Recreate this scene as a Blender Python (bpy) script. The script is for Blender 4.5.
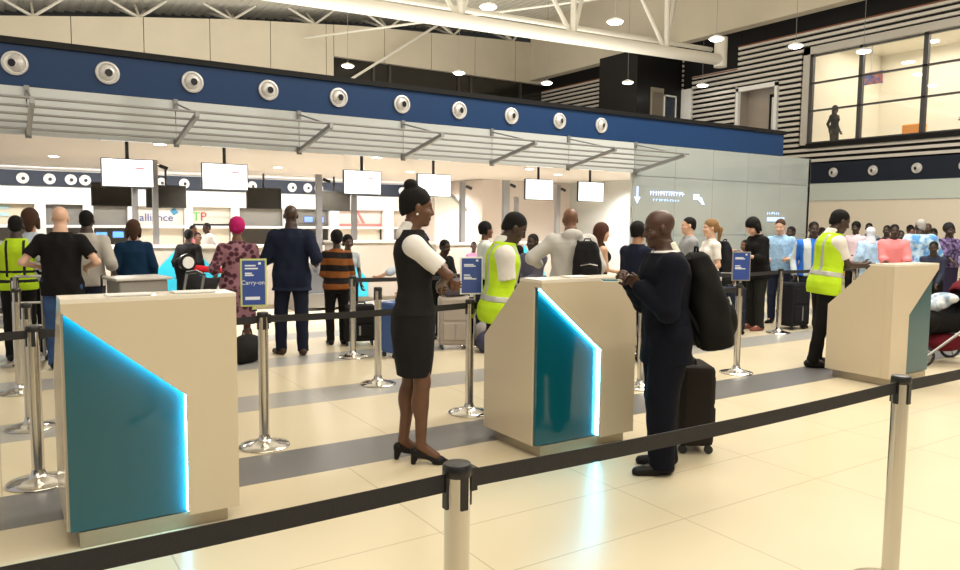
import bpy, math, random
import numpy as np
from mathutils import Vector, Matrix
random.seed(7); rng = np.random.RandomState(3)
for o in list(bpy.data.objects): bpy.data.objects.remove(o)
SC = bpy.context.scene
COL = SC.collection
PI = math.pi
R = math.radians

# ------------------------------------------------------------------ camera
CAM_YAW, CAM_PITCH, CAM_ROLL, FPX = 33.2, 4.85, 0.6, 745.0
cd = bpy.data.cameras.new('camera'); cam = bpy.data.objects.new('camera', cd); COL.objects.link(cam)
cd.sensor_fit = 'HORIZONTAL'; cd.sensor_width = 36.0; cd.lens = FPX / 960 * 36.0
cd.clip_start = 0.05; cd.clip_end = 200
cy, sy, cp, sp = math.cos(R(CAM_YAW)), math.sin(R(CAM_YAW)), math.cos(R(CAM_PITCH)), math.sin(R(CAM_PITCH))
F = Vector((sy*cp, cy*cp, -sp)); Rt = Vector((cy, -sy, 0)); Up = Rt.cross(F)
c_, s_ = math.cos(R(CAM_ROLL)), math.sin(R(CAM_ROLL))
R2 = c_*Rt + s_*Up; U2 = -s_*Rt + c_*Up
cam.matrix_world = Matrix(((R2.x, U2.x, -F.x, 0), (R2.y, U2.y, -F.y, 0), (R2.z, U2.z, -F.z, 1.6), (0, 0, 0, 1)))
SC.camera = cam

# ------------------------------------------------------------------ world, lights, exposure
w = bpy.data.worlds.new('world'); SC.world = w; w.use_nodes = True
bg = w.node_tree.nodes['Background']; bg.inputs[0].default_value = (1.0, 0.97, 0.92, 1); bg.inputs[1].default_value = 0.55
SC.view_settings.view_transform = 'Standard'; SC.view_settings.look = 'None'
SC.view_settings.gamma = 1.0; SC.view_settings.use_curve_mapping = False
SC.view_settings.exposure = 0.0
def area(name, loc, sx, sy_, power, col, rot=(0, 0, 0)):
    l = bpy.data.lights.new(name, 'AREA'); l.shape = 'RECTANGLE'; l.size = sx; l.size_y = sy_; l.energy = power; l.color = col
    o = bpy.data.objects.new(name, l); o.location = loc; o.rotation_euler = rot; COL.objects.link(o); return o
area('hall_area_light', (4, 0.5, 8.0), 14, 5, 860, (1.0, 0.90, 0.71))
area('hall_area_light', (3, -5.5, 6.5), 18, 4, 450, (1.0, 0.93, 0.80), (R(100), 0, R(-30)))  # added fill lamp behind the camera, brightens the upper walls; no fitting there
area('hall_area_light', (11, 6.5, 8.3), 10, 4, 1300, (1.0, 0.96, 0.88))
area('added_uplight', (7, 18, 4.0), 18, 11, 2000, (1.0, 0.94, 0.82), (PI, 0, 0))  # added lamp hidden by the fascia, lights roof and bulkheads from below
area('back_wall_fill', (6, 23.4, 2.86), 19, 0.4, 420, (1.0, 0.98, 0.94), (R(72), 0, 0))  # added lamp to brighten the back wall, turned away from the camera
area('upper_room_light', (24.0, 10, 7.3), 3, 8, 280, (1.0, 0.93, 0.78))
for i in range(5):
    for j in range(3):
        if i == 0 and j > 1: continue
        l = bpy.data.lights.new('downlight_lamp', 'SPOT'); l.energy = 850; l.color = (1.0, 0.96, 0.90); l.spot_size = R(150); l.spot_blend = 0.8; l.shadow_soft_size = 0.25
        o = bpy.data.objects.new('downlight_lamp', l); o.location = (1.5 + 3.6*i, 12.6 + 4.4*j, 2.84); COL.objects.link(o)

# ------------------------------------------------------------------ helpers
def mat(name, col, rough=0.5, metal=0.0, emit=None, es=0.0, var=0.0, vscale=8.0, bump=0.0, bscale=60.0, col2=None, pattern=None, pscale=10.0, coat=0.0, spec=0.5):
    m = bpy.data.materials.new(name); m.use_nodes = True; nt = m.node_tree; b = nt.nodes['Principled BSDF']
    b.inputs['Base Color'].default_value = (*col, 1); b.inputs['Roughness'].default_value = rough; b.inputs['Metallic'].default_value = metal
    b.inputs['Coat Weight'].default_value = coat; b.inputs['Specular IOR Level'].default_value = spec
    if emit: b.inputs['Emission Color'].default_value = (*emit, 1); b.inputs['Emission Strength'].default_value = es
    if var or bump or pattern:
        tc = nt.nodes.new('ShaderNodeTexCoord')
    if pattern:
        if pattern == 'noise':
            t = nt.nodes.new('ShaderNodeTexNoise'); t.inputs['Scale'].default_value = pscale; t.inputs['Detail'].default_value = 2; out = t.outputs['Fac']
        elif pattern == 'voronoi':
            t = nt.nodes.new('ShaderNodeTexVoronoi'); t.inputs['Scale'].default_value = pscale; out = t.outputs['Distance']
        else:
            t = nt.nodes.new('ShaderNodeTexWave'); t.wave_type = 'BANDS'; t.bands_direction = pattern; t.inputs['Scale'].default_value = pscale; t.inputs['Distortion'].default_value = 1.2; out = t.outputs['Fac']
        nt.links.new(tc.outputs['Object'], t.inputs['Vector'])
        cr = nt.nodes.new('ShaderNodeValToRGB'); cr.color_ramp.elements[0].color = (*col, 1); cr.color_ramp.elements[1].color = (*(col2 or col), 1)
        cr.color_ramp.elements[0].position = 0.40; cr.color_ramp.elements[1].position = 0.58
        nt.links.new(out, cr.inputs[0]); nt.links.new(cr.outputs[0], b.inputs['Base Color'])
    elif var:
        t = nt.nodes.new('ShaderNodeTexNoise'); t.inputs['Scale'].default_value = vscale; t.inputs['Detail'].default_value = 4
        nt.links.new(tc.outputs['Object'], t.inputs['Vector'])
        cr = nt.nodes.new('ShaderNodeValToRGB')
        cr.color_ramp.elements[0].color = (*[max(0, c*(1-var)) for c in col], 1); cr.color_ramp.elements[1].color = (*[min(1, c*(1+var)) for c in col], 1)
        cr.color_ramp.elements[0].position = 0.3; cr.color_ramp.elements[1].position = 0.7
        nt.links.new(t.outputs['Fac'], cr.inputs[0]); nt.links.new(cr.outputs[0], b.inputs['Base Color'])
    if bump:
        t2 = nt.nodes.new('ShaderNodeTexNoise'); t2.inputs['Scale'].default_value = bscale; t2.inputs['Detail'].default_value = 3
        nt.links.new(tc.outputs['Object'], t2.inputs['Vector'])
        bp = nt.nodes.new('ShaderNodeBump'); bp.inputs['Strength'].default_value = bump; bp.inputs['Distance'].default_value = 0.01
        nt.links.new(t2.outputs['Fac'], bp.inputs['Height']); nt.links.new(bp.outputs[0], b.inputs['Normal'])
    return m

class MB:
    def __init__(s): s.v = []; s.f = []
    def add(s, vs, fs):
        n = len(s.v); s.v += [tuple(v) for v in vs]; s.f += [tuple(n+i for i in f) for f in fs]; return s
    def box(s, x0, x1, y0, y1, z0, z1):
        return s.add([(x0,y0,z0),(x1,y0,z0),(x1,y1,z0),(x0,y1,z0),(x0,y0,z1),(x1,y0,z1),(x1,y1,z1),(x0,y1,z1)],
            [(0,3,2,1),(4,5,6,7),(0,1,5,4),(1,2,6,5),(2,3,7,6),(3,0,4,7)])
    def obox(s, c, half, m):            # oriented box; m = 3x3
        vs = []
        for k in (-1, 1):
            for a, b in ((-1,-1),(1,-1),(1,1),(-1,1)):
                vs.append(Vector(c) + m @ Vector((a*half[0], b*half[1], k*half[2])))
        return s.add(vs, [(0,3,2,1),(4,5,6,7),(0,1,5,4),(1,2,6,5),(2,3,7,6),(3,0,4,7)])
    def prism(s, poly, d0, d1, axis='y'):   # poly = 2D points; axis y: (x,z) extruded in y; x: (y,z); z: (x,y)
        n = len(poly)
        def p(a, d):
            return (a[0], d, a[1]) if axis == 'y' else ((d, a[0], a[1]) if axis == 'x' else (a[0], a[1], d))
        vs = [p(a, d0) for a in poly] + [p(a, d1) for a in poly]
        fs = [tuple(range(n))[::-1], tuple(range(n, 2*n))] + [(i, (i+1) % n, n+(i+1) % n, n+i) for i in range(n)]
        return s.add(vs, fs)
    def cyl(s, a, b, r, r2=None, n=16, caps=True):
        a = Vector(a); b = Vector(b); r2 = r if r2 is None else r2
        d = (b-a).normalized(); u = d.orthogonal().normalized(); w_ = d.cross(u)
        vs = []
        for p, q in ((a, r), (b, r2)):
            for i in range(n):
                t = 2*PI*i/n; vs.append(p + q*(math.cos(t)*u + math.sin(t)*w_))
        fs = [(i, (i+1) % n, n+(i+1) % n, n+i) for i in range(n)]
        if caps: fs += [tuple(range(n))[::-1], tuple(range(n, 2*n))]
        return s.add(vs, fs)
    def lathe(s, prof, c=(0,0,0), n=24, m=None):  # prof (r,z)
        vs = []; c = Vector(c)
        for r, z in prof:
            for i in range(n):
                t = 2*PI*i/n; v = Vector((r*math.cos(t), r*math.sin(t), z)); vs.append(c + (m @ v if m else v))
        fs = []
        for k in range(len(prof)-1):
            for i in range(n): fs.append((k*n+i, k*n+(i+1) % n, (k+1)*n+(i+1) % n, (k+1)*n+i))
        fs += [tuple(range(n))[::-1], tuple((len(prof)-1)*n+i for i in range(n))]
        return s.add(vs, fs)
    def tube(s, path, r, n=8):
        for a, b in zip(path[:-1], path[1:]): s.cyl(a, b, r, n=n)
        for p in path[1:-1]: s.ball(p, r, r, r, 8, 6)
        return s
    def ball(s, c, rx, ry, rz, n=16, k=10):
        c = Vector(c); vs = [c+Vector((0, 0, -rz))]
        for j in range(1, k):
            t = -PI/2 + PI*j/k
            for i in range(n):
                a = 2*PI*i/n; vs.append(c+Vector((rx*math.cos(t)*math.cos(a), ry*math.cos(t)*math.sin(a), rz*math.sin(t))))
        vs.append(c+Vector((0, 0, rz))); fs = []
        for i in range(n): fs.append((0, 1+(i+1) % n, 1+i))
        for j in range(k-2):
            for i in range(n): fs.append((1+j*n+i, 1+j*n+(i+1) % n, 1+(j+1)*n+(i+1) % n, 1+(j+1)*n+i))
        l = len(vs)-1; b0 = 1+(k-2)*n
        for i in range(n): fs.append((b0+i, b0+(i+1) % n, l))
        return s.add(vs, fs)
    def build(s, name, m=None, parent=None, smooth=False, bevel=0, **kw):
        me = bpy.data.meshes.new(name); me.from_pydata([tuple(v) for v in s.v], [], s.f); me.update()
        if smooth:
            for p in me.polygons: p.use_smooth = True
            try: me.set_sharp_from_angle(angle=R(40))
            except Exception: pass
        if m: me.materials.append(m)
        o = bpy.data.objects.new(name, me); COL.objects.link(o)
        if parent: o.parent = parent
        if bevel:
            b = o.modifiers.new('bevel', 'BEVEL'); b.width = bevel; b.segments = 2; b.limit_method = 'ANGLE'
        return tag(o, **kw)
def tag(o, label=None, cat=None, group=None, kind=None):
    if label: o['label'] = label
    if cat: o['category'] = cat
    if group: o['group'] = group
    if kind: o['kind'] = kind
    return o
def thing(name, loc, rz=0, **kw):
    o = bpy.data.objects.new(name, None); COL.objects.link(o); o.location = loc; o.rotation_euler = (0, 0, rz); o.empty_display_size = 0.1
    return tag(o, **kw)
def kids(o): return [c for c in bpy.data.objects if c.parent == o]
def copy_tree(o, parent=None, keep=None):
    c = o.copy(); COL.objects.link(c)
    if parent: c.parent = parent
    for ch in kids(o):
        if ch is not c: copy_tree(ch, c)
    return c
def struct(mb, name, m, **k): return mb.build(name, m, kind='structure', **k)
def text(name, s, size, m, parent, loc, rot, ext=0.002, **kw):
    cu = bpy.data.curves.new(name, 'FONT'); cu.body = s; cu.size = size; cu.extrude = ext; cu.align_x = 'CENTER'; cu.align_y = 'CENTER'
    t = bpy.data.objects.new('tmp', cu); COL.objects.link(t)
    dg = bpy.context.evaluated_depsgraph_get(); me = bpy.data.meshes.new_from_object(t.evaluated_get(dg))
    bpy.data.objects.remove(t); me.materials.clear(); me.materials.append(m)
    o = bpy.data.objects.new(name, me); COL.objects.link(o); o.location = loc; o.rotation_euler = rot
    if parent: o.parent = parent
    return tag(o, **kw)

# ------------------------------------------------------------------ materials
M = {}
M['cream'] = mat('cream_wall', (0.57, 0.51, 0.40), 0.7, var=0.03, vscale=1.5)
M['cream_low'] = mat('cream_plaster', (0.74, 0.66, 0.54), 0.7)
M['white'] = mat('white_paint', (0.86, 0.85, 0.83), 0.5)
M['ceil'] = mat('ceiling_paint', (0.54, 0.50, 0.475), 0.6)
M['dark'] = mat('dark_cladding', (0.008, 0.0075, 0.008), 0.5, spec=0.2)
M['black'] = mat('black_plastic', (0.012, 0.012, 0.013), 0.35)
M['darkglass'] = mat('dark_glazing', (0.02, 0.018, 0.015), 0.1)
M['blue'] = mat('blue_fascia_panel', (0.006, 0.034, 0.110), 0.45, spec=0.3)
M['navy'] = mat('dark_blue_fascia', (0.008, 0.013, 0.026), 0.5, spec=0.3)
M['nozzle'] = mat('nozzle_grey_metal', (0.62, 0.60, 0.58), 0.35, 0.2)
M['chrome'] = mat('brushed_chrome', (0.62, 0.60, 0.57), 0.16, 1.0)
M['steel'] = mat('satin_steel', (0.36, 0.35, 0.35), 0.35, 0.8)
M['slat'] = mat('light_metal_slat', (0.64, 0.60, 0.54), 0.45, 0.1)
M['rust'] = mat('rust_trim', (0.20, 0.07, 0.03), 0.6)
M['roof'] = mat('roof_deck_cream', (0.68, 0.64, 0.55), 0.6)
M['truss'] = mat('truss_cream_paint', (0.72, 0.69, 0.61), 0.5)
M['gwall'] = mat('back_painted_glass', (0.33, 0.36, 0.345), 0.08, coat=0.6, var=0.04, vscale=0.8)
M['header'] = mat('header_glass', (0.50, 0.52, 0.51), 0.12, coat=0.4)
M['rod'] = mat('grey_canopy_steel', (0.24, 0.24, 0.24), 0.4, 0.4)
M['screen'] = mat('lit_screen', (0.9, 0.95, 1), 0.4, emit=(0.93, 0.98, 1.0), es=1.6)
M['screen_red'] = mat('screen_red_mark', (0.8, 0.2, 0.25), 0.4, emit=(0.80, 0.25, 0.30), es=0.55)
M['screen_teal'] = mat('screen_teal_mark', (0.3, 0.8, 0.8), 0.4, emit=(0.50, 0.85, 0.88), es=0.7)
M['lamp'] = mat('lamp_glow', (1, 1, 1), 0.4, emit=(1.0, 0.96, 0.92), es=14)
M['deskw'] = mat('desk_cream_laminate', (0.62, 0.53, 0.39), 0.22, coat=0.3)
M['desktop'] = mat('desk_top_white', (0.80, 0.74, 0.63), 0.25, coat=0.3)
M['teal'] = mat('teal_back_painted_glass', (0.003, 0.085, 0.115), 0.10, coat=0.4)
M['teallight'] = mat('teal_panel_light', (0.03, 0.42, 0.60), 0.3)
M['led'] = mat('cyan_led_strip', (0.6, 0.95, 1), 0.5, emit=(0.12, 0.70, 1.0), es=44.0)
M['plinth'] = mat('plinth_brushed_steel', (0.40, 0.35, 0.27), 0.3, 0.7)
M['counter'] = mat('counter_greige', (0.40, 0.35, 0.30), 0.45)
M['belt'] = mat('black_webbing', (0.016, 0.015, 0.016), 0.6, bump=0.3, bscale=300)
M['signblue'] = mat('sign_blue', (0.035, 0.075, 0.32), 0.3, coat=0.3)
M['signtext'] = mat('sign_white_print', (0.75, 0.8, 0.9), 0.4)
M['signyellow'] = mat('yellow_green_frame', (0.55, 0.62, 0.22), 0.35)
M['rubber'] = mat('black_rubber', (0.02, 0.02, 0.02), 0.7)
M['orange'] = mat('orange_sign', (0.85, 0.36, 0.02), 0.5)
M['glow'] = mat('projected_blue_light', (0.6, 0.7, 1), 0.5, emit=(0.62, 0.72, 1.0), es=1.1)
M['glowdim'] = mat('pale_blue_light', (0.5, 0.65, 0.9), 0.5, emit=(0.42, 0.60, 0.85), es=0.8)
def floor_mat():
    m = bpy.data.materials.new('floor_tiles'); m.use_nodes = True; nt = m.node_tree; N = nt.nodes; L = nt.links; b = N['Principled BSDF']
    tc = N.new('ShaderNodeTexCoord'); sep = N.new('ShaderNodeSeparateXYZ'); L.new(tc.outputs['Object'], sep.inputs[0])
    def mth(op, a, b_=None, c=None):
        n = N.new('ShaderNodeMath'); n.operation = op
        for i, q in enumerate((a, b_, c)):
            if q is None: continue
            if isinstance(q, (int, float)): n.inputs[i].default_value = q
            else: L.new(q, n.inputs[i])
        return n.outputs[0]
    X, Y = sep.outputs[0], sep.outputs[1]
    yp = mth('FLOORED_MODULO', mth('SUBTRACT', Y, 4.42), 1.745)
    stripe = mth('MULTIPLY', mth('LESS_THAN', yp, 0.545), mth('GREATER_THAN', Y, 4.1))
    xi = mth('FLOORED_MODULO', mth('SUBTRACT', X, mth('MULTIPLY_ADD', mth('GREATER_THAN', Y, 4.42), 0.55, 0.05)), 1.22)
    lx = mth('LESS_THAN', mth('ABSOLUTE', mth('SUBTRACT', xi, 0.61)), 0.004)
    ly = mth('LESS_THAN', yp, 0.008)
    ly2 = mth('LESS_THAN', mth('ABSOLUTE', mth('SUBTRACT', yp, 0.545)), 0.004)
    line = mth('MAXIMUM', lx, mth('MAXIMUM', ly, ly2))
    nz = N.new('ShaderNodeTexNoise'); nz.inputs['Scale'].default_value = 1.3; nz.inputs['Detail'].default_value = 5; L.new(tc.outputs['Object'], nz.inputs[0])
    cr = N.new('ShaderNodeValToRGB'); cr.color_ramp.elements[0].color = (0.58, 0.50, 0.35, 1); cr.color_ramp.elements[1].color = (0.65, 0.57, 0.415, 1); L.new(nz.outputs[0], cr.inputs[0])
    gr = N.new('ShaderNodeValToRGB'); gr.color_ramp.elements[0].color = (0.130, 0.128, 0.130, 1); gr.color_ramp.elements[1].color = (0.175, 0.172, 0.172, 1); L.new(nz.outputs[0], gr.inputs[0])
    gmx = N.new('ShaderNodeMix'); gmx.data_type = 'RGBA'; L.new(mth('GREATER_THAN', Y, 5.6), gmx.inputs[0]); L.new(gr.outputs[0], gmx.inputs[6]); gmx.inputs[7].default_value = (0.34, 0.33, 0.31, 1)
    mx = N.new('ShaderNodeMix'); mx.data_type = 'RGBA'; L.new(stripe, mx.inputs[0]); L.new(cr.outputs[0], mx.inputs[6]); L.new(gmx.outputs[2], mx.inputs[7])
    m2 = N.new('ShaderNodeMix'); m2.data_type = 'RGBA'; L.new(mth('MULTIPLY', line, 0.5), m2.inputs[0]); L.new(mx.outputs[2], m2.inputs[6]); m2.inputs[7].default_value = (0.22, 0.17, 0.10, 1)
    L.new(m2.outputs[2], b.inputs['Base Color'])
    b.inputs['Roughness'].default_value = 0.28; b.inputs['Specular IOR Level'].default_value = 0.45
    return m
M['floor'] = floor_mat()
# ------------------------------------------------------------------ structure
struct(MB().box(-6, 27, -8, 30, -0.1, 0), 'floor', M['floor'])
for cx_, cy__, cw_ in ((-2.6, -3.0, .8), (0.6, -4.5, .7), (3.6, -3.6, .8), (8.0, -3.2, .9), (13.0, -2.0, .9)):
    struct(MB().box(cx_, cx_+cw_, cy__-cw_, cy__, 0, 7.5), 'wall_added_column', M['dark'])  # added unseen columns, put in as dark stripes reflected by the chrome posts
struct(MB().box(-5.5, -1.2, -7.2, -7.0, 0, 4.5).box(4.6, 8.6, -6.2, -6.0, 0, 4.5).box(-5.6, -5.5, -6.5, 4.5, 0, 4.0), 'wall_added_panel', mat('added_panel_dark', (0.10, 0.09, 0.08), 0.6))  # added unseen dark panels, there to give the chrome reflections contrast
# back wall of the check-in hall with its booth openings
bw = MB().box(-4, 16.5, 25.0, 25.2, 1.98, 3.0)
booths = [(-0.7, 1.05), (1.32, 2.28), (2.55, 3.5), (3.72, 5.15), (5.38, 6.6), (6.85, 8.35), (8.75, 10.0), (10.35, 12.1), (12.5, 14.6)]
xs = [-4] + [v for b in booths for v in b] + [16.5]
for i in range(0, len(xs), 2): bw.box(xs[i], xs[i+1], 25.0, 25.2, 0, 1.98)
struct(bw, 'wall_back', M['white'])
struct(MB().box(-0.9, 15, 26.4, 26.5, 0, 2.2), 'wall_booth', mat('booth_inner_grey', (0.30, 0.28, 0.25), 0.7))
struct(MB().box(-4, 13.2, 24.9, 25.0, 2.49, 2.93), 'trim_1', M['navy'])
struct(MB().box(-4, 16.84, 11.12, 25.0, 2.95, 3.05).box(13, 21, 20, 25, 2.95, 3.05), 'ceiling', M['ceil'])
struct(MB().box(-4, 15.72, 11.1, 25.1, 3.2, 3.78), 'ceiling_island_roof', M['dark'])
# nearer wall at the right end of the check-in hall with a grey door
wr = MB().box(13.15, 17.15, 20.0, 20.15, 0, 2.96).box(18.85, 21.0, 20.0, 20.15, 0, 2.96).box(17.15, 18.85, 20.0, 20.15, 2.2, 2.96).box(13.15, 13.3, 20.15, 25.0, 0, 2.96)
struct(wr, 'wall_check_in_end', mat('greyish_pink_wall', (0.56, 0.49, 0.45), 0.6))
d = thing('door_1', (17.15, 20.0, 0), kind='structure')
MB().box(-0.06, 0.10, -0.04, 0.16, 0, 2.26).box(1.6, 1.76, -0.04, 0.16, 0, 2.26).box(-0.06, 1.76, -0.04, 0.16, 2.12, 2.26).build('door_frame', mat('door_frame_grey', (0.42, 0.39, 0.37), 0.4), d)
MB().box(0.10, 1.60, 0.05, 0.10, 0, 2.12).build('door_leaf', mat('door_grey', (0.27, 0.27, 0.29), 0.5), d)
MB().cyl((1.45, 0.0, 1.0), (1.45, 0.0, 1.15), 0.012).build('door_handle', M['chrome'], d)
MB().box(17.95, 18.42, 19.975, 19.99, 1.62, 1.93).build('door_sign', M['orange'], label='orange sign fixed on the grey door behind the check-in area', cat='sign')

# fascia over the island: blue panels, black cap, glass header and the tall glass wall
struct(MB().box(-4, 15.72, 11.0, 11.12, 3.22, 3.72), 'trim_2', M['blue'])
struct(MB().box(-4, 15.76, 10.96, 11.16, 3.72, 3.80), 'trim_3', M['dark'])
hd = MB()
x = -3.08
while x < 10.8:
    hd.box(x+0.006, min(x+1.744, 10.88), 11.0, 11.04, 2.62, 3.215); x += 1.75
struct(hd, 'window_1', M['header'])
gw = MB(); x = 10.89
while x < 16.8:
    x1 = min(x+1.19, 16.84)
    for z0, z1 in ((0.02, 1.36), (1.37, 2.56), (2.57, 3.213)): gw.box(x+0.004, x1-0.004, 11.0, 11.05, z0, z1)
    x += 1.19
struct(gw, 'wall_glass', M['gwall'])
struct(MB().box(16.76, 16.84, 11.0, 25.0, 0, 3.2).box(10.88, 16.8, 11.06, 11.1, 0, 3.2), 'wall_island_end', M['header'])
# cream bulkheads and dark glazing above
prof = [(-4, 7.2), (0.4, 7.58), (4, 8.1), (7.5, 8.55), (12, 9.0), (17.5, 9.35), (21.2, 9.55)]
def wall_profile(x0, x1, zb):
    pts = [(x0, zb), (x1, zb)]
    xs_ = [x1] + [p[0] for p in reversed(prof) if x0 < p[0] < x1] + [x0]
    return pts + [(q, float(np.interp(q, [p[0] for p in prof], [p[1] for p in prof]))) for q in xs_]
bk = MB()
x = -4
while x < 21:
    x1 = min(x+2.1, 11.0) if x < 11 else min(x+2.1, 21.0)
    bk.prism(wall_profile(x+0.012, x1-0.012, 3.0 if x < 11 else 7.75), 27.0, 27.2, 'y'); x = x1
struct(bk, 'wall_bulkhead_back', M['cream'])
struct(MB().box(11, 21, 27.2, 27.3, 0, 7.85).box(-4, 21.2, 27.25, 27.3, 3, 7.2), 'window_2', M['darkglass'])
gm = MB()
for q in (12.7, 13.4, 16.6, 17.2, 19.8): gm.box(q-0.05, q+0.05, 27.12, 27.2, 3.5, 7.8)
gm.box(11, 21, 27.12, 27.2, 5.2, 5.35)
struct(gm, 'window_frame_clerestory', mat('dark_mullion', (0.05, 0.042, 0.035), 0.5))
struct(MB().box(20.2, 20.6, -3, 27.0, 7.86, 11.5), 'wall_bulkhead_right', M['cream'])
struct(MB().box(-4, 25, 29.6, 29.8, 6.5, 12), 'wall_gap_backing', mat('gap_backing_dark', (0.02, 0.022, 0.02), 0.6))  # dark sheet added behind the roof gap to shut out the bright world
# corrugated roof deck, ribs running away from the camera
rp = [(-4, 7.75), (0.5, 8.25), (4, 8.75), (8.1, 9.2), (13, 9.75), (18.8, 10.2), (21, 10.4)]
rz_ = lambda q: float(np.interp(q, [p[0] for p in rp], [p[1] for p in rp]))
rf = MB(); q = -4.0
poly = []
while q < 21.0:
    poly += [(q, rz_(q)), (q+0.17, rz_(q)), (q+0.19, rz_(q)+0.06), (q+0.32, rz_(q)+0.06)]; q += 0.34
poly += [(21.4, 11.2), (-4, 11.2)]
# split ends: extrude the profile as strips
vs = [(a, -3.0, z) for a, z in poly[:-2]] + [(a, 29.3, z) for a, z in poly[:-2]]
n = len(poly)-2
rf.add(vs, [(i, i+1, n+i+1, n+i) for i in range(n-1)])
struct(rf, 'ceiling_roof_deck', M['roof'])

# right wall: lower plaster, dark band, glass strip, slatted cladding with window and door openings
struct(MB().box(21, 21.2, -3, 20, 0, 2.34), 'wall_right', M['cream_low'])
struct(MB().box(20.96, 21.2, -3, 20, 2.35, 2.86), 'trim_4', mat('pale_green_glass_strip', (0.55, 0.60, 0.55), 0.2, coat=0.3))
struct(MB().box(20.94, 21.2, -3, 20, 2.87, 3.46), 'trim_5', M['navy'])
WY0, WY1, WZ0, WZ1 = 4.3, 13.9, 4.10, 6.76
DY0, DY1, DZ1 = 15.05, 16.52, 6.06
back = MB().box(21.1, 21.2, WY1, DY0, 3.46, 7.5).box(21.1, 21.2, DY1, 29, 3.46, 8.2).box(21.1, 21.2, -3, WY0, 3.46, 7.5)
back.box(21.1, 21.2, WY0, WY1, 3.46, WZ0).box(21.1, 21.2, WY0, WY1, WZ1, 7.5).box(21.1, 21.2, DY0, DY1, DZ1, 7.5).box(21.1, 21.2, -3, 16.5, 7.5, 8.2).box(21.1, 21.2, -3, 16.5, 8.1, 8.3)
struct(back, 'wall_right_upper', M['dark'])
sl = MB(); z = 3.52
while z < 7.45:
    segs = [(-3, 29)]
    def cut(segs, a, b): 
        out = []
        for s0, s1 in segs:
            if b <= s0 or a >= s1: out.append((s0, s1)); continue
            if s0 < a: out.append((s0, a))
            if s1 > b: out.append((b, s1))
        return out
    if WZ0-0.14 < z < WZ1+0.12: segs = cut(segs, WY0-0.1, WY1+0.30)
    if z < DZ1+0.08: segs = cut(segs, DY0-0.08, DY1+0.1)
    segs = cut(segs, 18.5, 18.95)
    if z > 6.72: segs = cut(segs, 16.57, 18.5)
    for s0, s1 in segs: sl.box(21.02, 21.1, s0, s1, z, z+0.085)
    z += 0.168
struct(sl, 'wall_right_slats', M['slat'])
struct(MB().box(21.0, 21.08, -3, 16.57, 7.46, 7.50).box(21.0, 21.08, 16.57, 18.5, 6.74, 6.78).box(21.0, 21.08, 19, 29, 7.46, 7.5), 'trim_6', M['rust'])
struct(MB().box(20.98, 21.1, 18.5, 18.95, 3.46, 6.4), 'wall_pillar_white', M['white'])
wf = thing('window_3', (21.0, 0, 0), kind='structure')
MB().box(-0.02, 0.1, WY1, WY1+0.22, WZ0-0.05, WZ1+0.22).box(-0.02, 0.1, WY0-0.1, WY1+0.22, WZ1, WZ1+0.22).build('window_surround', mat('window_surround', (0.50, 0.47, 0.42), 0.4), wf)
fr = MB()
for q in (13.86, 12.3, 10.53, 8.7, 6.9, 5.1): fr.box(0.0, 0.12, q-0.06, q+0.06, WZ0, WZ1)
for zz in (WZ0, 5.06, 5.89, WZ1-0.05): fr.box(0.0, 0.1, WY0, WY1, zz-0.025, zz+0.025)
fr.build('window_frame', mat('window_frame_dark', (0.045, 0.043, 0.045), 0.4), wf)
gm_ = bpy.data.materials.new('clear_glass'); gm_.use_nodes = True
nt = gm_.node_tree; nt.nodes.remove(nt.nodes['Principled BSDF']); tr = nt.nodes.new('ShaderNodeBsdfTransparent'); gl = nt.nodes.new('ShaderNodeBsdfGlossy'); gl.inputs['Roughness'].default_value = 0.02
mxs = nt.nodes.new('ShaderNodeMixShader'); mxs.inputs[0].default_value = 0.07
nt.links.new(tr.outputs[0], mxs.inputs[1]); nt.links.new(gl.outputs[0], mxs.inputs[2]); nt.links.new(mxs.outputs[0], nt.nodes['Material Output'].inputs[0])
M['glass'] = gm_
MB().box(0.045, 0.055, WY0, WY1, WZ0, WZ1).build('pane', gm_, wf)
MB().box(-0.05, 0.1, WY0, WY1, WZ0-0.16, WZ0-0.02).build('window_sill', M['dark'], wf)
# upstairs room behind the window
ur = MB().box(26.0, 26.1, 3, 14.6, 3.6, 7.5).box(21.2, 26.1, 14.5, 14.6, 3.6, 7.5).box(21.2, 26.1, 3, 3.1, 3.6, 7.5).box(21.2, 26.1, 3, 14.6, 7.45, 7.55)
struct(ur, 'wall_upper_room', mat('upper_room_cream', (0.80, 0.76, 0.64), 0.6))
struct(MB().box(21.2, 26.1, 3, 14.6, 3.6, 3.7), 'floor_upper_room', mat('upper_floor', (0.55, 0.50, 0.42), 0.5))
dd = thing('door_2', (21.0, 15.05, 0), kind='structure')
MB().box(-0.02, 0.12, -0.05, 0.05, 3.9, 6.12).box(-0.02, 0.12, 1.42, 1.52, 3.9, 6.12).box(-0.02, 0.12, -0.05, 1.52, 6.0, 6.14).build('door_frame', M['white'], dd)
MB().box(0.6, 0.66, 0.0, 1.5, 3.6, 6.2).box(0.0, 0.6, 1.5, 1.56, 3.6, 6.2).build('corridor_wall', mat('corridor_taupe', (0.42, 0.36, 0.30), 0.6), dd)
MB().box(0.5, 0.56, 0.12, 0.5, 3.7, 5.75).build('corridor_door', M['white'], dd)
MB().box(0.48, 0.57, 0.5, 0.57, 3.7, 5.85).box(0.48, 0.57, 0.05, 0.12, 3.7, 5.85).box(0.48, 0.57, 0.05, 0.57, 5.75, 5.85).build('corridor_door_frame', M['dark'], dd)

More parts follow.
